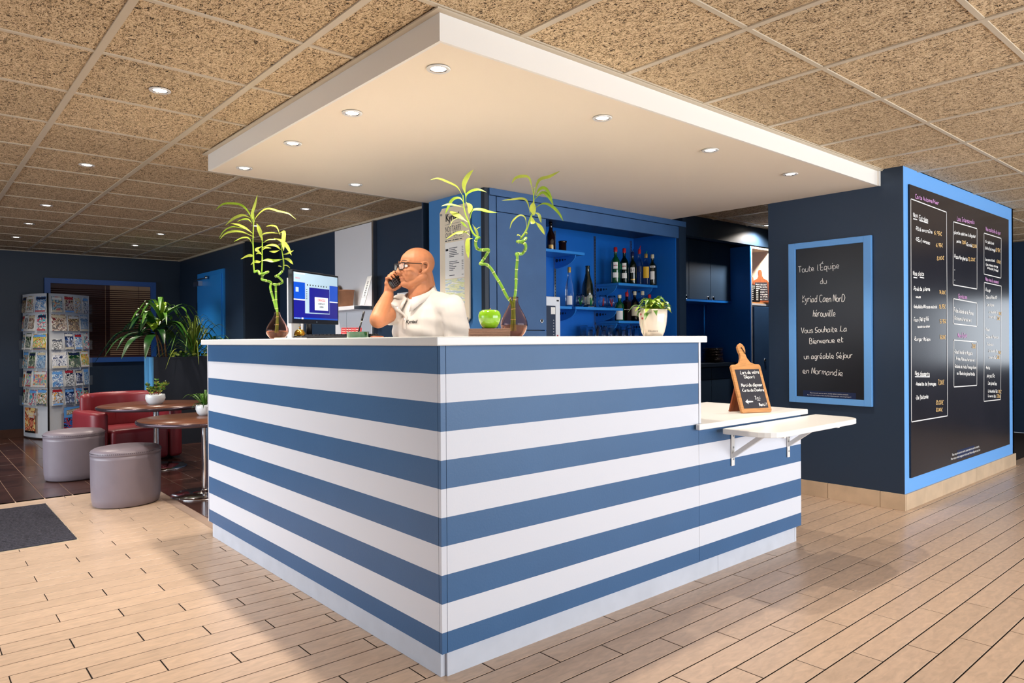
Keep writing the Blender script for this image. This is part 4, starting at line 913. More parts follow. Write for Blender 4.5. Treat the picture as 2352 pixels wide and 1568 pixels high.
MB().box(3.40,3.469,yb_-.55,yb_,1.15,1.62,'white_paint',bev=.004).build('box', wx); MB().box(3.398,3.401,yb_-.045,yb_-.040,1.16,1.61,'ink_grey').build('gap', wx)

# ================================================================== ON THE COUNTER
CT_Z = 1.2028
def vase(c, r, h, label, neck):
    t = empty('glass_vase', (c[0],c[1],CT_Z), 0, label, 'vase', 'pink glass vases with lucky bamboo')
    k = r/.062; q = h/.152
    prof = [(.0001,.0012),(.036*k,.0012),(.05*k,.016*q),(.059*k,.032*q),(.062*k,.046*q),(.060*k,.060*q),(.051*k,.078*q),(.040*k,.096*q),(.029*k,.113*q),(.020*k,.129*q),(neck,.145*q),(neck*1.08,.152*q)]
    ins = [(max(.0001,a-.0022),b+(.0022 if i < 2 else 0)) for i,(a,b) in enumerate(prof)][::-1]
    MB().lathe(prof+ins,'vase_glass',40,cap=False).build('glass', t)
    MB().lathe([(.0001,.004),(.034*k,.004),(.048*k,.017*q),(.0565*k,.032*q),(.0595*k,.046*q),(.0001,.046*q)],'water_amber',32).build('water', t)
    return t
CR = Vector((_r.x,_r.y,0)).normalized(); CF = Vector((_f.x,_f.y,0)).normalized()
def P3(a, dep=0): return CR*a[0]+Vector((0,0,a[1]))+CF*dep
def bamboo(c, label, stems, shoots, leaves, seed):
    "stalks and leaves in a sheaf about 12 cm deep; (right, up) measured from the vase foot"
    g = random.Random(seed); t = empty('lucky_bamboo', (c[0],c[1],CT_Z), 0, label, 'plant', 'lucky bamboo')
    for k, (pts, r) in enumerate(stems):
        n = len(pts); hi = max(p[1] for p in pts); lo = pts[0][1]
        P = [P3(p, .022*math.sin(i*1.7+k*2)*min(1,max(0,(i-3)/3))) for i, p in enumerate(pts)]; P = smooth_line(P, 5)
        st = MB().tube(P, r, 'bamboo', 12).build('stalk', t)
        L = 0
        mb = MB()
        for i in range(1, len(P)-1):
            L += (P[i]-P[i-1]).length
            if L > .042:
                L = 0; d = (P[i+1]-P[i]).normalized(); mb.cyl(P[i]-d*.0012, P[i]+d*.0012, r*1.12, 'bamboo_ring', n=12)
        mb.build('node_ring', st)
    for k, pts in enumerate(shoots):
        P = smooth_line([P3(p,.01*k) for p in pts], 4); n = len(P); MB().tube(P, [.0048-.0028*i/n for i in range(n)], 'leaf_lime', 8).build('shoot', t)
    for k, (pts, wd) in enumerate(leaves):
        dep = g.uniform(-.05,.05); n = len(pts); P = [P3(p, dep*(i/(n-1))) for i, p in enumerate(pts)]
        m = ('leaf_pale','leaf_lime','leaf_pale','leaf_pale')[g.randrange(4)]
        def prof(u): return .16 if u < .12 else max(.03, math.sin(math.pi*min(1,(u-.08)/.92))**.8)
        MB().leaf(P, wd, m, .2, (CF*-1+Vector((0,0,.4))).normalized(), prof).build('leaf', t)
VL_ = (1.5996,3.8656); VR_ = (2.0682,2.3759)
vase(VL_, .0625, .152, 'pear-shaped pink glass vase at the left, beside the monitor', .016)
vase(VR_, .0612, .178, 'taller pear-shaped pink glass vase beside the green apple', .019)
LST = [[(-0.0002,0.0359),(0.0015,0.1427),(-0.0089,0.1803),(-0.0262,0.2438),(-0.0389,0.29),(-0.0378,0.3189),(-0.0551,0.3275),(-0.0782,0.3333),(-0.0897,0.3449),(-0.084,0.3593),(-0.0609,0.368),(-0.0505,0.3766),(-0.058,0.3795),(-0.0782,0.368),(-0.0897,0.3651),(-0.1013,0.3737),(-0.114,0.3853),(-0.1215,0.3766)], [(-0.0089,0.0359),(0.0015,0.1427),(-0.0043,0.2091),(-0.006,0.2669),(-0.0089,0.3015),(-0.0147,0.3073),(0.0085,0.3073),(0.0229,0.3189),(0.0246,0.3333),(0.0142,0.3478),(-0.0031,0.3535),(-0.0147,0.3535),(-0.0002,0.3535),(0.02,0.3622),(0.0269,0.3824)]]
LSH = [[(-0.1255,0.3766),(-0.1302,0.4171),(-0.1313,0.4979),(-0.133,0.5557),(-0.1302,0.625),(-0.1273,0.6712),(-0.1302,0.7289)], [(-0.0886,0.3737),(-0.0851,0.4402),(-0.0851,0.4979),(-0.084,0.5557),(-0.0897,0.6134)], [(0.0304,0.3882),(0.0327,0.4286),(0.0269,0.4748),(0.02,0.521),(0.0171,0.5614)]]
LLF = [([(-0.1313,0.6539),(-0.1533,0.7116),(-0.1937,0.752),(-0.2572,0.7607),(-0.2977,0.752),(-0.3323,0.7203)],0.015),([(-0.1302,0.6654),(-0.1348,0.7001),(-0.1186,0.7463),(-0.1001,0.8098)],0.0173),([(-0.1273,0.6539),(-0.1128,0.6885),(-0.0782,0.7232),(-0.0435,0.7347),(0.0085,0.7203),(0.0662,0.7058),(0.1055,0.6741)],0.0116),([(-0.1359,0.677),(-0.1821,0.6972),(-0.2168,0.6914),(-0.2514,0.6741),(-0.2919,0.6423)],0.0196),([(-0.1359,0.6481),(-0.1533,0.6712),(-0.1821,0.6712),(-0.2139,0.6567)],0.0092),([(-0.1302,0.5903),(-0.1648,0.6192),(-0.2052,0.6394),(-0.2468,0.6469)],0.0139),([(-0.1244,0.573),(-0.1821,0.599),(-0.2341,0.6077),(-0.2861,0.5961),(-0.3208,0.5626)],0.015),([(-0.1533,0.6134),(-0.211,0.6279),(-0.2514,0.6308),(-0.2919,0.6077),(-0.3208,0.5643)],0.0081),([(-0.1359,0.5326),(-0.1533,0.5672),(-0.1879,0.5672),(-0.2312,0.5441)],0.0092),([(-0.1302,0.4662),(-0.1417,0.469),(-0.1706,0.4719),(-0.2168,0.4546)],0.0173),([(-0.084,0.4402),(-0.1013,0.4344),(-0.1302,0.4373),(-0.1562,0.4199)],0.0162),([(-0.084,0.5557),(-0.0868,0.6019),(-0.0984,0.6452)],0.0231),([(-0.084,0.5672),(-0.0724,0.5903),(-0.0262,0.5961),(0.02,0.5903)],0.0081),([(-0.0782,0.5152),(-0.0435,0.5297),(-0.0089,0.5268),(0.0142,0.5037)],0.015),([(-0.084,0.521),(-0.1128,0.5037),(-0.0955,0.4921)],0.0196),([(-0.084,0.4748),(-0.1013,0.4864),(-0.1244,0.4806)],0.0139),([(-0.0811,0.4979),(-0.0609,0.5124),(-0.0262,0.5095)],0.0104),([(-0.084,0.4402),(-0.0609,0.4459),(-0.0262,0.4431),(0.02,0.4546)],0.0208),([(0.02,0.5846),(-0.0031,0.6308),(-0.0378,0.6423),(-0.0724,0.6394)],0.0104),([(0.02,0.5961),(0.046,0.599),(0.0489,0.5441),(0.0535,0.4893)],0.0231),([(-0.0147,0.5672),(0.0316,0.5499),(0.0662,0.5152),(0.0922,0.4662)],0.0208),([(0.0142,0.4979),(-0.0147,0.4921),(-0.0522,0.4979)],0.0139),([(0.0344,0.4748),(0.0662,0.4806),(0.098,0.4968)],0.0116),([(0.0344,0.4517),(0.0662,0.4459),(0.0893,0.4199)],0.0173),([(0.0344,0.4142),(0.0547,0.4142),(0.072,0.3986)],0.0058),([(0.0287,0.4055),(0.0142,0.4113),(-0.0002,0.4124)],0.0052),([(-0.0811,0.5383),(-0.0493,0.5614),(-0.0089,0.5643)],0.0069)]
bamboo(VL_, 'lucky bamboo with curling stalks in the left pink vase', list(zip(LST,(.0068,.006))), LSH, LLF, 3)
RST = [[(-0.0105,0.0289),(-0.0079,0.1408),(-0.0313,0.1798),(-0.0573,0.2318),(-0.0807,0.2709),(-0.1041,0.3099),(-0.125,0.3229),(-0.1468,0.3245),(-0.1406,0.3411),(-0.1172,0.3749),(-0.112,0.3869),(-0.1406,0.3879),(-0.1614,0.3958),(-0.1692,0.414),(-0.164,0.4348),(-0.1536,0.4452)], [(0.0025,0.0289),(-0.0001,0.1434),(0.0062,0.1902),(0.0103,0.237),(0.0114,0.2891),(0.0166,0.3515),(0.0129,0.3697),(0.0364,0.3723),(0.053,0.3905),(0.052,0.4088),(0.0364,0.4218),(0.0181,0.427),(0.0207,0.4244),(0.0416,0.4244),(0.0561,0.4426)]]
RSH = [[(-0.1588,0.4426),(-0.1822,0.466),(-0.1978,0.5076),(-0.2134,0.5493),(-0.2212,0.5857),(-0.2238,0.6325)], [(0.0312,0.4374),(0.0572,0.4764),(0.0754,0.5285),(0.091,0.5701),(0.091,0.6273),(0.0936,0.669)]]
RLF = [([(-0.2264,0.6325),(-0.2499,0.669),(-0.2915,0.6898),(-0.3331,0.7038),(-0.3669,0.696)],0.0114),([(-0.2108,0.6273),(-0.2186,0.6742),(-0.2004,0.7106),(-0.1744,0.7377)],0.0229),([(-0.2108,0.6013),(-0.2082,0.6325),(-0.1822,0.6481),(-0.151,0.6507),(-0.1172,0.6367)],0.0135),([(-0.2186,0.5961),(-0.2395,0.6221),(-0.2707,0.6169),(-0.2915,0.5857),(-0.3071,0.5545)],0.0146),([(-0.2186,0.5779),(-0.2603,0.5883),(-0.2915,0.5909),(-0.3201,0.5831)],0.0104),([(-0.2108,0.6013),(-0.1926,0.5805),(-0.1978,0.5493)],0.0229),([(-0.1926,0.5285),(-0.1822,0.5649),(-0.1458,0.5675),(-0.1094,0.5571),(-0.0703,0.5519)],0.0156),([(-0.203,0.5128),(-0.2395,0.5389),(-0.2655,0.5545),(-0.2889,0.5701)],0.0229),([(-0.203,0.4868),(-0.2238,0.5024),(-0.2342,0.5076)],0.0146),([(-0.1926,0.4504),(-0.2186,0.4712),(-0.2603,0.466),(-0.3045,0.44)],0.0104),([(-0.1978,0.4764),(-0.2342,0.466),(-0.2603,0.4634)],0.0135),([(-0.1822,0.5024),(-0.1666,0.4764),(-0.1588,0.4504)],0.0125),([(-0.1822,0.44),(-0.203,0.4348),(-0.2056,0.3931),(-0.203,0.3541)],0.0208),([(-0.1666,0.4816),(-0.1536,0.4842),(-0.1458,0.4842)],0.0073),([(-0.2186,0.5337),(-0.2655,0.5232),(-0.2837,0.4894)],0.0031),([(0.091,0.6273),(0.0728,0.7028),(0.0416,0.7106),(0.0103,0.7002),(-0.0079,0.6742)],0.0156),([(0.0936,0.6325),(0.1144,0.695),(0.1613,0.7106),(0.2081,0.734)],0.0167),([(0.0988,0.6273),(0.1196,0.6586),(0.1456,0.6586),(0.1743,0.6169)],0.0167),([(0.0936,0.6117),(0.13,0.6429),(0.1613,0.6221),(0.1795,0.5857)],0.0177),([(0.0754,0.5493),(0.0624,0.6013),(0.0416,0.6169),(-0.0053,0.6143),(-0.0521,0.6107)],0.0114),([(0.0988,0.5753),(0.1352,0.5935),(0.1717,0.5805),(0.2029,0.5493),(0.2227,0.5139)],0.0146),([(0.091,0.6065),(0.0858,0.5701),(0.091,0.5337)],0.0281),([(0.0936,0.5545),(0.1144,0.5441),(0.1248,0.5102)],0.0146),([(0.0936,0.5154),(0.1196,0.4868),(0.1378,0.4514)],0.0177),([(0.0598,0.4868),(0.052,0.5337),(0.026,0.5441),(-0.0053,0.518),(-0.0167,0.4868)],0.0083),([(0.0806,0.5389),(0.0858,0.5076),(0.078,0.4972)],0.0208),([(0.0364,0.4452),(0.0207,0.4556),(0.0155,0.4504)],0.0062),([(0.0468,0.466),(0.0598,0.466),(0.0572,0.4556)],0.0073)]
bamboo(VR_, 'lucky bamboo with two zigzag stalks in the right pink vase', list(zip(RST,(.0066,.0066))), RSH, RLF, 8)
# stack of brown covers and the glazed apple
c = (1.8599,2.2917)
for i in range(6):
    o = MB().box(-.085,.085,-.06,.06,0,.0052,'cover_brown',bev=.001).box(.055,.0852,-.0605,.0605,.0004,.0048,'cover_brown').build('menu_cover'); o.location = (c[0]+rnd.uniform(-.001,.001),c[1],CT_Z+.0058*i); o.rotation_euler = (0,0,R(-41))
    tag(o, 'brown leather menu cover, %s in the stack under the green apple' % ('lowest','second from the bottom','third from the bottom','third from the top','second from the top','topmost')[i], 'menu cover', 'stack of brown menu covers')
ap = empty('apple', (c[0],c[1],CT_Z+.0352), label='glossy green ceramic apple on the stack of brown covers', cat='ornament')
MB().lathe([(.0001,.004),(.018,0),(.030,.004),(.040,.020),(.0465,.040),(.0472,.055),(.042,.070),(.030,.0775),(.016,.077),(.007,.071),(.0001,.068)],'apple',40).build('body', ap); MB().tube([(0,0,.068),(.002,0,.08),(.006,.002,.084)],.0022,'bark',6).build('stem', ap)
# cream pot with a leafy plant
c = (2.8186,2.1896); cp = empty('flower_pot', (c[0],c[1],CT_Z), label='cream ceramic pot with leafy plant near the right end of the counter top', cat='plant pot')
MB().lathe([(.0001,0),(.047,0),(.056,.02),(.065,.055),(.070,.10),(.0705,.131),(.0675,.133),(.065,.125),(.0001,.118)],'cream_pot',48).build('pot', cp)
MB().lathe([(.064,.12),(.0001,.122)],'soil',24,cap=False).build('soil', cp)
ang = math.atan2(-c[1],-c[0])
def on_pot(a, z, r): return Vector((r*math.cos(a), r*math.sin(a), z))
for k, (da, z) in enumerate(((-.95,.108),(-.80,.088))):
    a = ang+da; n_ = Vector((math.cos(a),math.sin(a),0)); T = frame(on_pot(a,z,.0712), (-math.sin(a),math.cos(a),0), (0,0,1))
    MB().lathe([(.0001,0),(.0055,0)],'label_red',14,T,cap=False).build('painted_poppy', cp)
    P = [on_pot(a+.03*k, z-.006-.012*i, .0708-.0000*i-(0 if z-.012*i > .055 else (.055-(z-.012*i))*.16)) for i in range(7)]
    MB().tube(P,.0009,'leaf',5).build('painted_stem', cp)
a = ang-.45; T = frame(on_pot(a-.0,.022,.0595), (-math.sin(a),math.cos(a),0), (-.25*math.cos(a)*-1,-.25*math.sin(a)*-1,1))
text('Ciboulette', .0125, 'ink', T, cp, shear=.3)
mb = MB(); fan(mb,(0,0,.115),24,.10,.034,'leaf_lime',10,70,.5,seed=51); fan(mb,(0,0,.115),18,.115,.034,'leaf',0,75,.7,seed=52); fan(mb,(.02,-.01,.12),14,.09,.036,'leaf_pale',20,80,.5,seed=53); mb.build('leaves', cp)
# bell, pads, keyboard, pen dish
c = (1.5464,3.4488); bl = empty('desk_bell', (c[0],c[1],CT_Z+.0045), label='brass desk bell on the counter, in front of the monitor', cat='bell')
MB().lathe([(.036,0),(.036,.004),(.028,.010),(.014,.013)],'plastic_black',32).build('base', bl)
MB().lathe([(.0305,.012),(.030,.016),(.026,.030),(.018,.040),(.008,.0445),(.0001,.045)],'brass',36,cap=False).build('dome', bl); MB().lathe([(.003,.045),(.003,.052),(.006,.053),(.006,.057),(.0001,.0585)],'brass',16).build('plunger', bl)
def pad(px_c, sx, sy, th, rz, mat, label, name='notepad', cat='notepad'):
    o = MB().box(-sx/2,sx/2,-sy/2,sy/2,0,th,mat,bev=.0008).build(name); o.location = (px_c[0],px_c[1],CT_Z); o.rotation_euler = (0,0,rz); return tag(o, label, cat)
pad(c,.15,.11,.0042,R(20),'paper','white paper pad lying under the brass desk bell')
pad((1.5085,3.5609),.07,.07,.006,R(10),'paper_cream','small cream pad left of the brass bell, before the vase')
pad((1.6461,3.4683),.09,.06,.014,R(-35),'paper_cream','thick cream notepad block between the bell and the keyboard')
c = (1.7034,3.313); kb_ = empty('keyboard', (c[0],c[1],CT_Z), R(-52), 'black computer keyboard on the counter in front of the monitor', 'keyboard')
MB().box(-.20,.20,-.065,.065,.001,.016,'plastic_black',bev=.003).build('case', kb_)
key = MB().box(-.0075,.0075,-.0075,.0075,0,.006,'plastic_black',bev=.0012); ko = key.build('key'); km = ko.data; bpy.data.objects.remove(ko)
for j in range(5):
    for i in range(19): share('key', km, (-.18+.02*i,-.042+.021*j,.0162), kb_)
c = (1.7122,3.1467); gd = empty('pen_dish', (c[0],c[1],CT_Z), label='round smoky green glass dish on the counter holding a pen', cat='dish')
MB().lathe([(.0001,.001),(.050,.001),(.053,.004),(.054,.03),(.056,.032),(.051,.032),(.048,.008),(.0001,.007)],'green_bottle',40).build('dish', gd)
a = Vector((-.002,0,.009)); b = a+CR*.034+Vector((0,0,.124)); pn = empty('pen', (c[0],c[1],CT_Z), label='black pen with a silver band standing in the glass dish', cat='pen')
MB().cyl(a, a.lerp(b,.58), .0042,'plastic_black',n=12).build('barrel', pn); MB().cyl(a.lerp(b,.58), a.lerp(b,.64), .0044,'chrome',n=12).build('band', pn); MB().cyl(a.lerp(b,.64), b, .0052,'plastic_black',n=12).build('cap', pn)
c = (1.8595,3.4953); T = frame((c[0],c[1],CT_Z),tuple(CR),(.35*CF.x,.35*CF.y,1)); bk = tag(MB().box(-.055,.055,0,.062,-.004,.004,'label_red',T).build('leaflet_box'), 'red patterned leaflet holder leaning behind the glass dish', 'leaflet holder')
for q in range(9): hand('mise'*2, T @ Vector((-.05,.004+.0065*q,.0045)), T @ Vector((.05,.004+.0065*q,.0045)), .004, T.to_3x3() @ Vector((0,0,1)), 'chalk' if q%2 else 'ink', bk, .0011)
c = (1.7738,3.067); tag(MB().lathe([(.0001,0),(.030,0),(.034,.006),(.030,.010),(.0001,.010)],'walnut',28).build('coaster', None, (c[0],c[1],CT_Z)), 'round brown wooden coaster on the counter before the man', 'coaster')
# monitor
ml0, ml1 = Vector((1.7,3.8893,1.2937)), Vector((2.11,4.126,1.2963))
mo = empty('monitor', ((ml0.x+ml1.x)/2,(ml0.y+ml1.y)/2,CT_Z), label='black computer monitor showing a blue screen, standing on the counter', cat='monitor')
o3 = Vector(((ml0.x+ml1.x)/2,(ml0.y+ml1.y)/2,CT_Z)); rt = Vector((ml1.x-ml0.x, ml1.y-ml0.y, 0)); W_ = rt.length; rt.normalize(); H_ = 1.6035-ml0.z
T = frame(Vector((ml0.x,ml0.y,ml0.z))-o3, rt, (0,0,1))
MB().box(0,W_,0,H_,-.030,0,'plastic_black',T,bev=.003).box(W_*.25,W_*.75,H_*.2,H_*.8,-.05,-.03,'plastic_black',T).build('housing', mo)
bw = .012; b0 = .026
def scr(u0,u1,v0,v1,mat,lvl,nm='screen_area'): return MB().box(bw+u0*(W_-2*bw), bw+u1*(W_-2*bw), b0+v0*(H_-b0-bw), b0+v1*(H_-b0-bw), .0003, .0004+.0003*lvl, mat, T).build(nm, sc_)
sc_ = MB().box(bw,W_-bw,b0,H_-bw,.0001,.0004,'screen_blue',T).build('screen', mo)
for a_ in ((0,1,.79,1,'screen_pale',1),(0,.26,.43,.785,'screen_mid',1),(.78,1,.43,.785,'screen_mid',1),(0,.26,.405,.43,'screen_white',2),(.78,1,.405,.43,'screen_white',2),(.24,.80,.13,.84,'screen_pale',3),(.33,.795,.15,.70,'screen_blue',4),(.45,.76,.21,.50,'screen_white',5),(.02,.24,.965,.99,'screen_white',2),(0,1,0,.035,'screen_mid',2),(.16,.20,0,.035,'screen_white',3),(.04,.10,.58,.68,'screen_pale',3)): scr(*a_)
for i in range(6): scr(.01+.022*i,.024+.022*i,.008,.028,'screen_pale',3,'icon')
for i in range(8): scr(.28+.062*i,.30+.062*i,.735,.765,'ink',4,'icon')
for i in range(6): scr(.262,.285,.64-.04*i,.655-.04*i,'ink',4,'icon')
for s_, v, m_, z_ in (('ORACLE',.41,'screen_red',.022),('HOSPITALITY',.34,'ink',.012),('OPERA',.27,'ink',.014)): text(s_, z_, m_, T @ Matrix.Translation((bw+.605*(W_-2*bw), b0+v*(H_-b0-bw), .0024)), sc_, align='CENTER', bold=.0003)
text('ORACLE', .012, 'screen_red', T @ Matrix.Translation((bw+.03*(W_-2*bw), b0+.86*(H_-b0-bw), .0012)), sc_)
MB().lathe([(.0001,0),(.003,0)],'screen_pale',12,T @ Matrix.Translation((W_*.5,.012,.0006)),cap=False).build('logo', mo)
nb = T.to_3x3() @ Vector((0,0,-1)); cb = Vector((0,0,0))+nb*.06
MB().box(-.10,.10,-.02,.16,0,.012,'plastic_black',Matrix.Translation(nb*.0) @ frame((0,0,0),rt,nb)).build('foot', mo)
MB().tube([nb*.055+Vector((0,0,.01)),nb*.055+Vector((0,0,ml0.z-CT_Z+.12))],.018,'plastic_black',12).build('stand', mo)
# white document tray standing behind the monitor's left edge
c = (1.7771,4.0426); T = frame((c[0],c[1],CT_Z),tuple(rt),(0,0,1)); dh = empty('document_holder', (0,0,0), label='white upright document holder behind the left edge of the monitor', cat='document holder')
MB().box(-.026,.0,0,.365,-.03,.0,'white_paint',T).box(0.001,.06,0,.19,-.03,-.002,'paper',T).build('holder', dh); MB().box(.09,.100,0,.16,-.03,-.002,'white_paint',T).build('divider', dh)
MB().tube([T @ Vector((.012,.13,.03)), T @ Vector((.014,.06,.035)), T @ Vector((.015,.004,.03))],.002,'plastic_black',6).build('cable', dh)

# ================================================================== TARIFF POSTER on the blue side panel
tp = empty('tariff_sign', label='cream price sign with cut corners fixed on the blue panel behind the man', cat='sign')
T = frame((3.052,4.345,1.315),(0,-1,0),(0,0,1)); w_, h_ = .358, .852
MB().prism([(.03,0),(w_-.03,0),(w_,.03),(w_,h_-.03),(w_-.03,h_),(.03,h_),(0,h_-.03),(0,.03)],-.012,0,'paper_cream',T).build('plate', tp)
for x, y in ((.022,h_-.045),(w_-.022,h_-.03),(.022,.04),(w_-.022,.03)): MB().cyl(T @ Vector((x,y,0)),T @ Vector((x,y,.006)),.008,'steel',n=14).build('stud', tp)
text('Kyriad', .074, 'ink', T @ Matrix.Translation((.075,h_-.100,.001)), tp, bold=.0022, sx=.86)
text('NOS TARIFS', .058, 'ink_grey', T @ Matrix.Translation((.07,h_-.180,.001)), tp, sx=.62); text('OUR RATES', .050, 'ink_grey', T @ Matrix.Translation((.07,h_-.222,.001)), tp, sx=.78)
for y in (h_-.126,h_-.232): MB().box(.07,.30,y,y+.0018,.0003,.001,'ink_grey',T).build('rule', tp)
mb = MB(); xx = .07
for wl in (.03,.045,.012,.02,.05,.035): mb.box(xx,xx+wl-.005,h_-.249,h_-.242,.0003,.0010,'ink_grey',T); xx += wl+.004
tag(mb.build('fine_print', tp), kind='stuff')
MB().box(.068,.302,h_-.525,h_-.26,.0003,.0012,'paper',T).build('price_sheet', tp); MB().box(.076,.108,h_-.320,h_-.305,.0013,.0018,'ink',T).build('price_mark', tp)
mb = MB()
for i, wl in enumerate((.10,.075,.09,.095,.115,.06,0,0,.10,.12,.05,.085,.07,.05,0,0,.065)):
    if wl: mb.box(.12,.12+wl,h_-.305-.0125*i,h_-.300-.0125*i,.0013,.0017,'ink_grey',T).box(.272,.292,h_-.305-.0125*i,h_-.301-.0125*i,.0013,.0017,'ink_grey',T)
tag(mb.build('fine_print', tp), kind='stuff')
print_mat('print_wave', ('e6eef2','b8ccd4','eef0c8','dfe6b0','f4f4f0','c4d4dc'), 5, (1,1,9)); MB().box(.068,.302,.137,h_-.530,.0003,.0010,'print_wave',T).build('wave_picture', tp); MB().box(.068,.302,.03,.135,.0003,.0010,'paper_cream',T).build('foot_sheet', tp)
MB().box(.25,.29,.065,.125,.0011,.0016,'ink',T).build('badge', tp)

# ================================================================== WOODEN TABLE SIGN on the low worktop
sg = empty('table_sign', (3.586,2.071,.777), label='wooden paddle-shaped chalk sign standing on the low white worktop', cat='sign')
rtv = Vector((.192,-.084,0)).normalized(); U = Vector((.044,.1008,.272)); T = Matrix.Translation((0,0,.003)) @ frame((0,0,0), rtv, U)
hw = .098
pr_ = [(-hw+.008,0),(hw-.008,0),(hw,.008),(hw,.272),(hw-.008,.282),(.062,.284),(.036,.296),(.022,.322),(.018,.345),(.024,.37),(.023,.392),(.012,.408),(0,.413),(-.012,.408),(-.023,.392),(-.024,.37),(-.018,.345),(-.022,.322),(-.036,.296),(-.062,.284),(-hw+.008,.282),(-hw,.272),(-hw,.008)]
o = MB().prism(pr_, -.018, 0, 'oak', T).build('paddle', sg); m = o.modifiers.new('b','BEVEL'); m.width = .003; m.segments = 2; m.limit_method = 'ANGLE'; apply_mods(o)
MB().box(-.079,.079,.024,.252,.0002,.0014,'slate',T).build('slate', sg)
MB().tube([T @ Vector(v) for v in ((-.004,.385,.001),(.002,.375,.004),(.012,.352,.004),(.016,.345,.002),(.010,.360,.004),(.001,.386,.002))],.0016,'cord',6).build('cord', sg)
MB().prism([(-.07,0),(.07,0),(.04,.19),(-.04,.19)],-.006,.006,'walnut', Matrix.Translation((rtv.y*-.0,0,0)) @ frame(Vector((-.03,-.0,0))+Vector((.055,.125,0)), rtv, Vector((-.014,-.032,.19)))).build('prop_leg', sg)
NS = T.to_3x3() @ Vector((0,0,1))
for s_, x0, y0, x1, y1, h in (('Lors de votre',-.050,.224,.074,.226,.020),('Départ',-.030,.199,.038,.199,.018),('Merci de déposer',-.062,.150,.075,.150,.019),('•Carte de Chambre',-.066,.120,.076,.121,.017),('Ici',.002,.075,.038,.075,.017),('Merci !',.022,.034,.070,.036,.018)):
    hand(s_, T @ Vector((x0,y0,.0012)), T @ Vector((x1,y1,.0012)), h, NS, 'chalk', sg, .0026, .2)
MB().add([(-.062,.062,.002),(-.044,.076,.002),(-.045,.067,.002),(-.012,.065,.002),(-.012,.059,.002),(-.045,.057,.002),(-.044,.048,.002)],[(0,6,5,2,1),(2,5,4,3)],'chalk',False,T).build('arrow', sg)
line([T @ Vector((.018,.068,.0012)), T @ Vector((.036,.068,.0012))], NS, 'chalk', sg, .0022)

# ================================================================== BOTTLES AND GLASSES on the bar shelves
def bottle(name, px, y, z, r, h, glassm, capm, label, lab=None, kind='spirit', pour=None, cat='bottle', grp='bottles on the bar shelves'):
    t = empty(name, (px,y,z+.0005), 0, label, cat, grp)
    if kind == 'spirit': P = [(.0001,0),(r*.93,0),(r,.008),(r,h*.56),(r*.92,h*.63),(r*.6,h*.70),(r*.36,h*.745),(r*.33,h*.90),(r*.38,h*.91),(r*.38,h*.94),(.0001,h*.94)]
    elif kind == 'wine': P = [(.0001,0),(r*.93,0),(r,.008),(r,h*.40),(r*.85,h*.55),(r*.55,h*.68),(r*.38,h*.78),(r*.34,h*.93),(r*.40,h*.94),(r*.40,h*.955),(.0001,h*.955)]
    elif kind == 'square': P = [(.0001,0),(r*.95,0),(r,.008),(r,h*.66),(r*.85,h*.70),(r*.38,h*.74),(r*.34,h*.88),(r*.4,h*.89),(.0001,h*.90)]
    else: P = [(.0001,0),(r*.93,0),(r,.008),(r,h*.5),(r*.75,h*.62),(r*.45,h*.72),(r*.40,h*.93),(r*.5,h*.94),(r*.5,h*.97),(.0001,h*.97)]
    MB().lathe(P, glassm, 24 if kind != 'square' else 4, Matrix.Rotation(R(45),4,'Z') if kind == 'square' else None, kind != 'square').build('glass', t)
    rc = r*.42; zc = h*(.90 if kind != 'square' else .88)
    if capm: MB().lathe([(rc,zc-h*.03),(rc,h*.985),(rc*.8,h),(.0001,h)],capm,18,cap=False).build('cap', t)
    if pour: MB().cyl((0,0,h*.98),(.012,-.004,h*1.10),.006,pour,.002,n=8).build('pourer', t)
    a0 = math.atan2(-y,-px); 
    for q in (lab or []):
        z0, z1, wa, m_ = q[:4]; rr_ = r*1.015
        MB().lathe([(rr_,h*z0),(rr_,h*z1)],m_,10,a0=a0-wa,a1=a0+wa,cap=False).build('label', t)
        if len(q) > 4 and q[4]:
            Tt = frame((rr_*1.02*math.cos(a0),rr_*1.02*math.sin(a0),h*(z0+z1)/2-q[5]*.35),(-math.sin(a0),math.cos(a0),0),(0,0,1))
            text(q[4], q[5], q[6], Tt, t, align='CENTER', bold=.0004, sx=q[7] if len(q) > 7 else .8, name='label_text')
    return t
def bx(px, py, yy): return None
SC, SB, SA, SD = 1.6845, 1.4615, 1.9135, 1.3525
YB = 4.16
X_ = [4.8264, 4.9456, 5.0616, 5.1615, 5.1938, min(5.25, 5.2577)]
bottle('bottle',X_[0],YB,SC,.041,.325,'green_bottle','cap_red','green bottle with red cap and oval label, left end of the upper right shelf',[(.40,.58,.5,'label_white','MARTINI',.012,'label_red',.7),(.16,.30,.6,'label_white')])
bottle('bottle',X_[1],YB,SC,.039,.325,'green_glass','cap_red','clear green bottle with red cap, second on the upper right shelf',[(.40,.58,.5,'label_white','MARTINI',.012,'label_red',.7),(.16,.30,.6,'label_white')])
bottle('bottle',X_[2],YB,SC,.039,.30,'dark_bottle','cap_blue','dark green bottle with a white 51 label on the upper right shelf',[(.36,.52,.5,'label_white','51',.038,'ink',.9),(.14,.17,.5,'cap_gold')],pour='cap_blue')
bottle('bottle',X_[3],YB,SC,.033,.335,'clear_glass','cap_red','clear slim bottle with red pourer on the upper right shelf',[(.36,.52,.6,'label_navy')],pour='cap_red')
bottle('bottle',X_[4],4.11,SC,.038,.29,'clear_glass','cap_gold','clear rum bottle with yellow label and green pourer on the upper right shelf',[(.22,.58,.75,'label_yellow')],pour='cap_green')
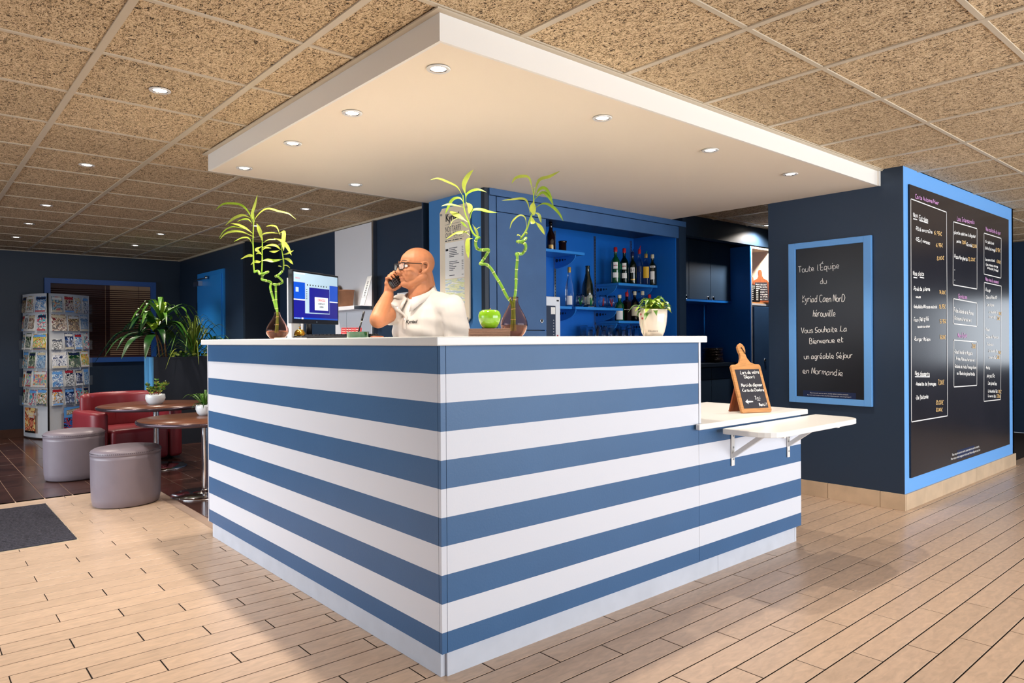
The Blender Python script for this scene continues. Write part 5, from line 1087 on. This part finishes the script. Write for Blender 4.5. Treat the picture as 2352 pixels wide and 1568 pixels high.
bottle('bottle',X_[5],4.08,SC,.038,.285,'dark_bottle','cap_cream','dark bottle with white lettering and pale neck, right end of the upper shelf',[(.56,.62,.7,'label_white','RICARD',.013,'ink',.6),(.18,.44,.5,'label_white')])
bottle('bottle',4.8763,4.16,SD,.042,.235,'green_bottle','cap_cream','green square-label bottle at the left of the lower right shelf',[(.05,.42,.75,'label_white')],'spirit')
bottle('bottle',4.9546,4.14,SD,.037,.26,'brown_bottle','cap_red','square dark whiskey bottle with black label and red pourer',[(.10,.45,.0,'label_black')],'square',pour='cap_red')
t = bpy.data.objects['bottle.007']; text("JACK DANIEL'S", .0075, 'paper', frame((-.0275,-.0275,.10),(.7,-.7,0),(0,0,1)), t, align='CENTER', name='label_text')
bottle('bottle',5.0891,4.16,SD,.041,.275,'amber_glass','cap_cream','amber whisky bottle with slanted cream label, partly behind the potted plant',[(.18,.48,.75,'label_cream')])
bottle('bottle',5.1773,4.14,SD,.040,.28,'clear_glass','cap_cream','clear bottle with cream cap just above the potted plant',[(.2,.5,.6,'label_white')])
bottle('bottle',min(5.24, 5.203),4.08,SD,.036,.245,'brown_bottle','cap_red','brown bottle with a bright red cap behind the potted plant',[(.2,.5,.6,'label_white')])
bottle('beer_bottle',4.0248,4.16,SA,.036,.235,'brown_bottle','plastic_black','dark brown beer bottle on the top left shelf',[(.08,.2,.5,'cap_gold')],'beer')
o = tag(MB().lathe([(.0001,0),(.030,0),(.032,.004),(.032,.078),(.036,.080),(.036,.092),(.0001,.092)],'brown_bottle',24).build('jar', None, (4.1605,4.16,SA+.0005)), 'short black jar with rim on the top left shelf', 'jar')
bottle('wine_bottle',4.2793,4.20,SB,.036,.34,'clear_glass','cap_gold','clear flute wine bottle with gold capsule on the middle left shelf',[(.06,.28,.7,'label_white')],'wine')
bottle('wine_bottle',4.5263,4.22,SB,.052,.385,'dark_bottle',None,'large dark open bottle with cream label behind the wine glasses',[(.06,.25,.9,'label_cream')],'wine')
def tumbler(x, y, z, tint, label):
    t = empty('wine_glass', (x,y,z+.0005), rnd.uniform(0,6), label, 'glass', 'stemless glasses on the middle shelf')
    MB().lathe([(.018,0),(.030,.012),(.040,.035),(.041,.055),(.036,.085),(.031,.108),(.030,.108),(.035,.085),(.0395,.055),(.0385,.036),(.029,.014),(.0001,.010)],'clear_glass',28,cap=False).build('bowl', t)
    for k in range(2): MB().cyl((0,0,.014),(.018*math.cos(k*2.5),.018*math.sin(k*2.5),.082),.007,tint,.004,n=8).build('stopper', t)
for px, tn, lb in ((4.3282,'cap_green','first stemless wine glass from the left, holding green stoppers'),(4.457,'cap_green','second stemless wine glass from the left, holding green stoppers'),(4.6118,'cap_red','third stemless wine glass from the left, with green and red stoppers'),(4.7259,'cap_red','fourth stemless wine glass, right end, holding red and white stoppers')): tumbler(px,4.12,SB,tn,lb)
# upside-down glasses drying on the bar worktop
def gproto():
    t = empty('drinking_glass'); MB().lathe([(.033,0),(.036,.001),(.030,.13),(.0001,.132),(.0001,.128),(.028,.126),(.033,0)],'clear_glass',20,cap=False).build('tumbler', t); return t
GP = gproto(); k = 0
for j, yy in enumerate((4.06,4.16,4.26)):
    for i in range(7):
        o = GP if k == 0 else copy_tree(GP); k += 1; o.location = (4.46+.088*i+.03*j, yy, 1.1505); o.scale = (1,1,1+.12*((i+j)%3))
        tag(o, 'upturned clear drinking glass on the bar worktop, %s row, %s from the left' % (('front','middle','back')[j], ('first','second','third','fourth','fifth','sixth','seventh')[i]), 'glass', 'upturned drinking glasses')
# card terminal / dispenser in the niche
X0 = 3.8527; zt_ = 1.5189
cm = empty('dispenser', (X0-.19,3.88,1.1505), label='white dispenser with navy control panel at the left of the open niche', cat='dispenser')
hh = zt_-1.1505
MB().box(0,.19,0,.28,0,hh,'device_white',bev=.006).build('case', cm); MB().box(.02,.135,-.003,.001,.04,hh-.07,'device_navy').build('control_panel', cm)
MB().box(.085,.13,-.0045,-.0025,hh-.135,hh-.082,'label_white').build('paper_note', cm)
for i in range(7): MB().cyl((.112,-.0025,.055+.022*i),(.112,-.006,.055+.022*i),.004,'device_white',n=10).build('button', cm)
MB().box(.150,.165,-.002,.001,.04,.075,'label_red').build('badge', cm); MB().box(.150,.172,-.002,.001,hh-.036,hh-.024,'ink').build('maker_mark', cm)

# ================================================================== THE MAN behind the counter
C2 = (2.1171,3.1667); C0 = Vector((C2[0],C2[1],0)); BF = Vector((-.972,-.236,0)).normalized(); BL = Vector((0,0,1)).cross(BF)
H2 = (2.0705,3.1673); HCn = Vector((H2[0],H2[1],1.5752)); HF = Vector((-.93,.10,-.02)).normalized(); HL = Vector((0,0,1)).cross(HF).normalized(); HU = HF.cross(HL)
HM = Matrix(((HF.x,HL.x,HU.x,HCn.x),(HF.y,HL.y,HU.y,HCn.y),(HF.z,HL.z,HU.z,HCn.z),(0,0,0,1)))
def B(f, l, z): return C0+BF*f+BL*l+Vector((0,0,z))
BM = Matrix(((BF.x,BL.x,0,0),(BF.y,BL.y,0,0),(0,0,1,0),(0,0,0,1)))
def H(x, y, z): return HM @ Vector((x,y,z))
HR = HM.to_3x3().to_4x4()
man = empty('person', tuple(C0), 0, 'bald man in a white polo shirt and glasses behind the counter, phone at his ear', 'person')
man.location = (0,0,0)
e2 = (1.8247,3.142); EL = Vector((e2[0],e2[1],1.2961)); w2 = (1.9638,3.2728); WR = Vector((w2[0],w2[1],1.4335))
RS = B(.0,-.165,1.375); LS = B(-.01,.185,1.36)
p2 = (1.9534,3.229); P0 = Vector((p2[0],p2[1],1.4812)); P1 = H(.0,-.092,-.012)
PA = (P1-P0).normalized(); P1 = P0+PA*.155; PN = (HL+Vector((0,0,.1))); PN = (PN-PA*PN.dot(PA)).normalized(); PB = PN.cross(PA)
if PB.z < 0: PB = -PB
mb = MB()
E_ = lambda c, r: mb.ell(H(*c), r, 'skin', HR)
E_((-.012,0,.028),(.093,.076,.080)); E_((.030,0,.032),(.054,.060,.056)); E_((.030,0,-.032),(.060,.058,.068)); E_((.066,0,-.086),(.024,.028,.021)); E_((.022,0,-.088),(.052,.046,.030)); E_((-.006,0,-.060),(.050,.066,.040))
for s_ in (-1,1):
    mb.caps(H(-.012,s_*.054,-.048), H(.052,s_*.024,-.086), .022, .021); E_((.056,s_*.036,-.030),(.029,.024,.028)); E_((.074,s_*.026,.024),(.015,.026,.009)); E_((.098,s_*.0115,-.029),(.011,.008,.008))
    # ear: rim, lobe and bowl
    rim = [H(.006+.0*s_,s_*.070,.004), H(.0,s_*.084,.020), H(-.014,s_*.090,.024), H(-.026,s_*.091,.010), H(-.023,s_*.087,-.012), H(-.010,s_*.076,-.026), H(.002,s_*.071,-.033)]
    mb.tube(smooth_line(rim,4), .0065, 'skin', 10); E_((.0,s_*.072,-.030),(.008,.006,.009)); E_((-.010,s_*.073,-.004),(.016,.005,.024)); E_((.004,s_*.071,-.010),(.004,.006,.007))
mb.caps(H(.088,0,.010), H(.106,0,-.020), .0085, .0105); E_((.108,0,-.024),(.011,.0105,.0095)); E_((.080,0,-.052),(.018,.024,.014)); E_((.087,0,-.0545),(.009,.021,.0055)); E_((.084,0,-.0675),(.010,.018,.0065))
NB = B(.03,0,1.40); mb.caps(H(-.022,0,-.062), NB, .057, .066); mb.caps(H(-.045,0,-.02), H(-.055,0,-.10), .045, .052)
# trunk and legs
mb.ell(B(0,0,1.25),(.115,.165,.20),'skin',BM); mb.ell(B(.01,0,1.05),(.115,.155,.20),'skin',BM); mb.ell(B(0,0,.90),(.11,.155,.14),'skin',BM); mb.caps(B(0,.15,1.37),B(0,-.14,1.375),.05,.05)
for s_ in (-1,1): mb.caps(B(0,s_*.09,.88),B(.02,s_*.10,.48),.082,.055); mb.caps(B(.02,s_*.10,.48),B(0,s_*.10,.09),.055,.036)
# right arm raised, left arm hanging
mb.caps(RS, EL, .050, .044); mb.caps(EL, EL.lerp(WR,.35), .0445, .044); mb.caps(EL.lerp(WR,.35), WR, .044, .029)
LE = B(-.02,.252,1.11); LW = B(.06,.25,.87); mb.caps(LS, LE, .050, .042); mb.caps(LE, LE.lerp(LW,.35), .042, .041); mb.caps(LE.lerp(LW,.35), LW, .041, .028)
def P_(a, b, n): return P0+PA*a+PB*b+PN*n
pc = P_(.040,.012,-.030); mb.caps(WR, P_(.015,.004,-.030), .027, .023); mb.caps(P_(.012,.0,-.029), P_(.075,.016,-.028), .017, .016); mb.caps(P_(.006,.018,-.027), P_(.075,.034,-.024), .014, .014)
for k in range(4):
    a = .012+.0212*k; r = (.0074,.0082,.0084,.0082)[k]; ln = (.0,.003,.004,.002)[k]
    mb.caps(P_(a,.024,-.026), P_(a+.002,.042+ln,-.014), r*1.12, r*1.05); mb.caps(P_(a+.002,.042+ln,-.014), P_(a+.002,.040+ln,.010), r*1.05, r); mb.caps(P_(a+.002,.040+ln,.010), P_(a,.026,.019), r, r*.82)
mb.caps(P_(-.002,-.008,-.026), P_(.016,-.030,-.014), .0125, .0105); mb.caps(P_(.016,-.030,-.014), P_(.042,-.032,.006), .0105, .0095); mb.caps(P_(.042,-.032,.006), P_(.064,-.026,.012), .0095, .0075)
hd = Vector((.0,0,-1)); mb.caps(LW, LW+hd*.05+BF*.008, .027, .026)
for k in range(4):
    o = LW+Vector((0,0,-.075))+BF*(.012+.018*(1.5-k)); ll = (.036,.042,.040,.032)[k]
    mb.caps(LW+Vector((0,0,-.03))+BF*(.006+.011*(1.5-k)), o, .015, .0092); mb.caps(o, o+Vector((0,0,-ll))-BL*.006, .0092, .0084); mb.caps(o+Vector((0,0,-ll))-BL*.006, o+Vector((0,0,-ll*1.75))-BL*.022, .0084, .007)
mb.caps(LW+BF*.022+Vector((0,0,-.025)), LW+BF*.045+Vector((0,0,-.06))-BL*.01, .012, .010); mb.caps(LW+BF*.045+Vector((0,0,-.06))-BL*.01, LW+BF*.050+Vector((0,0,-.092))-BL*.016, .010, .008)
body = mb.build('body', man)
def fuse(o, vox, it, f=.5):
    m = o.modifiers.new('r','REMESH'); m.mode = 'VOXEL'; m.voxel_size = vox; m.use_smooth_shade = True
    s = o.modifiers.new('s','SMOOTH'); s.iterations = it; s.factor = f; mats = list(o.data.materials); apply_mods(o)
    if not o.data.materials: o.data.materials.append(mats[0])
    o.data.polygons.foreach_set('use_smooth',[True]*len(o.data.polygons)); o.data.polygons.foreach_set('material_index',[0]*len(o.data.polygons)); return o
fuse(body, .0034, 8)
# shirt
mb = MB(); SH = 'shirt'
mb.ell(B(.008,0,1.245),(.140,.180,.215),SH,BM); mb.ell(B(.022,0,1.06),(.150,.180,.21),SH,BM); mb.ell(B(.012,0,.93),(.142,.185,.12),SH,BM)
mb.caps(B(.0,.155,1.362),B(.0,-.145,1.368),.068,.068,SH); mb.caps(B(.005,.07,1.408),B(-.005,.165,1.372),.046,.058,SH); mb.caps(B(.005,-.07,1.408),B(-.0,-.155,1.372),.046,.058,SH); mb.ell(B(.0,0,1.37),(.10,.13,.075),SH,BM)
s0 = RS.lerp(EL,.0); s1 = RS.lerp(EL,.60); mb.caps(RS, RS.lerp(EL,.2), .069, .067, SH); mb.cyl(RS.lerp(EL,.05), s1, .069, SH, .0635, n=24)
s1 = LS.lerp(LE,.93); mb.caps(LS, LS.lerp(LE,.3), .070, .068, SH); mb.cyl(LS.lerp(LE,.1), s1, .069, SH, .065, n=24)
shirt = mb.build('polo_shirt', man); fuse(shirt, .0055, 5)
SV = [(v.co.copy(), v.normal.copy()) for v in shirt.data.vertices]; flat = []
for p, n in SV:
    q = Vector(((p-C0).dot(BF)*5, (p-C0).dot(BL)*5, p.z*7)); dn = noise.noise(q*1.4+Vector((3,1,7)))*.006+noise.noise(Vector((q.x*3,q.y*3,q.z*1.2+q.y*2)))*.0045
    # drapery falling from the chest and pulled towards the raised arm
    w_ = max(0,1-abs(p.z-1.16)/.16); dn += .006*w_*math.sin((p.z-1.16)*70+(p-C0).dot(BL)*26); flat += list(p+n*dn)
shirt.data.vertices.foreach_set('co', flat)
shirt.data.update()
bvh = BVHTree.FromObject(shirt, bpy.context.evaluated_depsgraph_get())
def on_shirt(P):
    q = bvh.find_nearest(P); n = q[1]
    if n.dot(q[0]-B(0,0,q[0].z)) < 0: n = -n
    return q[0], n
q, n = on_shirt(B(.16,.045,1.283)); rt = Vector((0,0,1)).cross(n).normalized(); up = n.cross(rt)
text('Kyriad', .024, 'ink', frame(q+n*.003-rt*.028, rt, up+rt*.12), shirt, bold=.0008, shear=.2, name='embroidered_name')
# placket with buttons, collar flaps
pts = []
for i in range(9):
    z = 1.405-.02*i; q, n = on_shirt(B(.17,-.004,z)); pts.append((q, n))
mb = MB(); vs = []; fs = []
for i, (q, n) in enumerate(pts):
    s_ = Vector((0,0,1)).cross(n).normalized()*.015; vs += [q-s_+n*.001, q-s_+n*.0035, q+s_+n*.0035, q+s_+n*.001]
    if i: k = 4*i; fs += [(k-4,k,k+1,k-3),(k-3,k+1,k+2,k-2),(k-2,k+2,k+3,k-1)]
plk = mb.add(vs, fs, SH, True).build('placket', shirt)
for i in (2,5): q, n = pts[i]; MB().cyl(q+n*.0034, q+n*.0055, .0048, 'pot_white', n=14).build('button', plk)
def collar():
    mb = MB(); N = 40; rows = []
    for i in range(N+1):
        th = R(17)+(R(343)-R(17))*i/N; fr = math.cos(th)     # 1 at the front
        z1 = 1.452-.042*fr; z1 += 0; r1 = .066; r0 = .094+.006*max(0,fr); ed = math.exp(-((min(th,2*math.pi-th)-R(17))/.42)**2)
        z0 = z1-.036-.036*ed; d = BF*math.cos(th)+BL*math.sin(th)*1.02; cc = B(.028+.014*max(0,fr),0,0)
        a = cc+d*r1; b = cc+d*(r1+.010); c = cc+d*(r0+.012*ed)
        rows.append([a+Vector((0,0,z1-.03)), a+Vector((0,0,z1)), b+Vector((0,0,z1+.003)), c+Vector((0,0,z0)), c+Vector((0,0,z0-.002))-d*.005, b+Vector((0,0,z1-.012))-d*.004])
    vs = [v for r_ in rows for v in r_]; fs = []
    for i in range(N):
        for j in range(5): k = 6*i+j; fs.append((k,k+1,k+7,k+6))
    fs += [(0,1,2,3,4,5)[::-1], tuple(6*N+j for j in range(6))]
    return mb.add(vs, fs, SH, True).build('collar', shirt)
collar()
# trousers
mb = MB(); mb.ell(B(0,0,.92),(.128,.172,.13),'trousers',BM)
for s_ in (-1,1): mb.caps(B(0,s_*.09,.90),B(.02,s_*.10,.48),.095,.078,'trousers'); mb.caps(B(.02,s_*.10,.48),B(.0,s_*.10,.11),.078,.06,'trousers')
fuse(mb.build('trousers', man), .009, 4)
for s_ in (-1,1):
    mb = MB(); mb.caps(B(-.04,s_*.10,.045),B(.14,s_*.11,.035),.042,.036,'plastic_black'); mb.ell(B(0,s_*.10,.07),(.045,.045,.05),'plastic_black',BM); mb.build('shoe', man)
# face details
MB().tube(smooth_line([H(.0795,-.0215,-.0605),H(.0905,-.010,-.0600),H(.0945,0,-.0595),H(.0905,.010,-.0600),H(.0795,.0215,-.0605)],4),.0022,'lip',6).build('lips', man)
for s_ in (-1,1):
    MB().tube(smooth_line([H(.090,s_*.012,.030),H(.088,s_*.028,.034),H(.076,s_*.045,.030)],4),[.0022]*9,'brow',6).build('eyebrow', man)
    ey = MB(); ey.ell(H(.0765,s_*.030,.006),(.0115,.0115,.0085),'eye',HR).build('eye', man)
    ie = MB(); ie.ell(H(.0868,s_*.031,.006),(.0022,.0045,.0045),'iris',HR).build('iris', man)
    MB().tube(smooth_line([H(.083,s_*.017,.008),H(.0885,s_*.028,.0145),H(.080,s_*.042,.009)],4),.0022,'skin',6).build('eyelid', man)
gl = empty('glasses', (0,0,0)); gl.parent = man
fm = MB()
for s_ in (-1,1):
    c = (0.106,s_*.0335,.004); P = [(-.023,.014),(.023,.016),(.026,.010),(.022,-.013),(.012,-.018),(-.012,-.018),(-.021,-.012),(-.0245,.006)]
    P = smooth_line([Vector((a,b,0)) for a,b in P+[P[0]]], 3)
    loop = [H(c[0]-.010*((p.x*1)/.025 if p.x > 0 else 0)*.8, c[1]+s_*p.x, c[2]+p.y) for p in P]; fm.tube(loop, .0027, 'glasses', 6)
    fm.tube([H(.098,s_*.059,.016),H(.085,s_*.069,.017),H(.0,s_*.0805,.014),H(-.022,s_*.083,.008)],[.0034,.0030,.0022,.0018],'glasses',6)
    MB().add([H(c[0]-.010*((p.x)/.025 if p.x > 0 else 0)*.8, c[1]+s_*p.x, c[2]+p.y) for p in P[:-1]], [tuple(range(len(P)-1))], 'lens').build('lens', gl)
fm.tube([H(.106,-.0115,.010),H(.109,0,.013),H(.106,.0115,.010)],.0019,'glasses',6); fm.build('spectacle_frame', gl)
# cordless phone: a thing of its own in his hand
ph = empty('cordless_phone', label='black cordless phone held at the man\'s ear', cat='phone')
T = Matrix(((PB.x,PA.x,PN.x,P0.x),(PB.y,PA.y,PN.y,P0.y),(PB.z,PA.z,PN.z,P0.z),(0,0,0,1)))
MB().box(-.0225,.0225,0,.155,-.012,.010,'plastic_black',T,bev=.006).build('handset', ph); MB().box(-.0185,.0185,.012,.078,.0098,.0108,'key_grey',T).build('keypad', ph); MB().box(-.016,.016,.085,.115,.0100,.0108,'device_navy',T).build('display', ph)
for i in range(4):
    for j in range(3): MB().box(-.0155+.0115*j,-.0075+.0115*j,.016+.0145*i,.026+.0145*i,.0108,.0120,'plastic_black',T).build('key', ph)
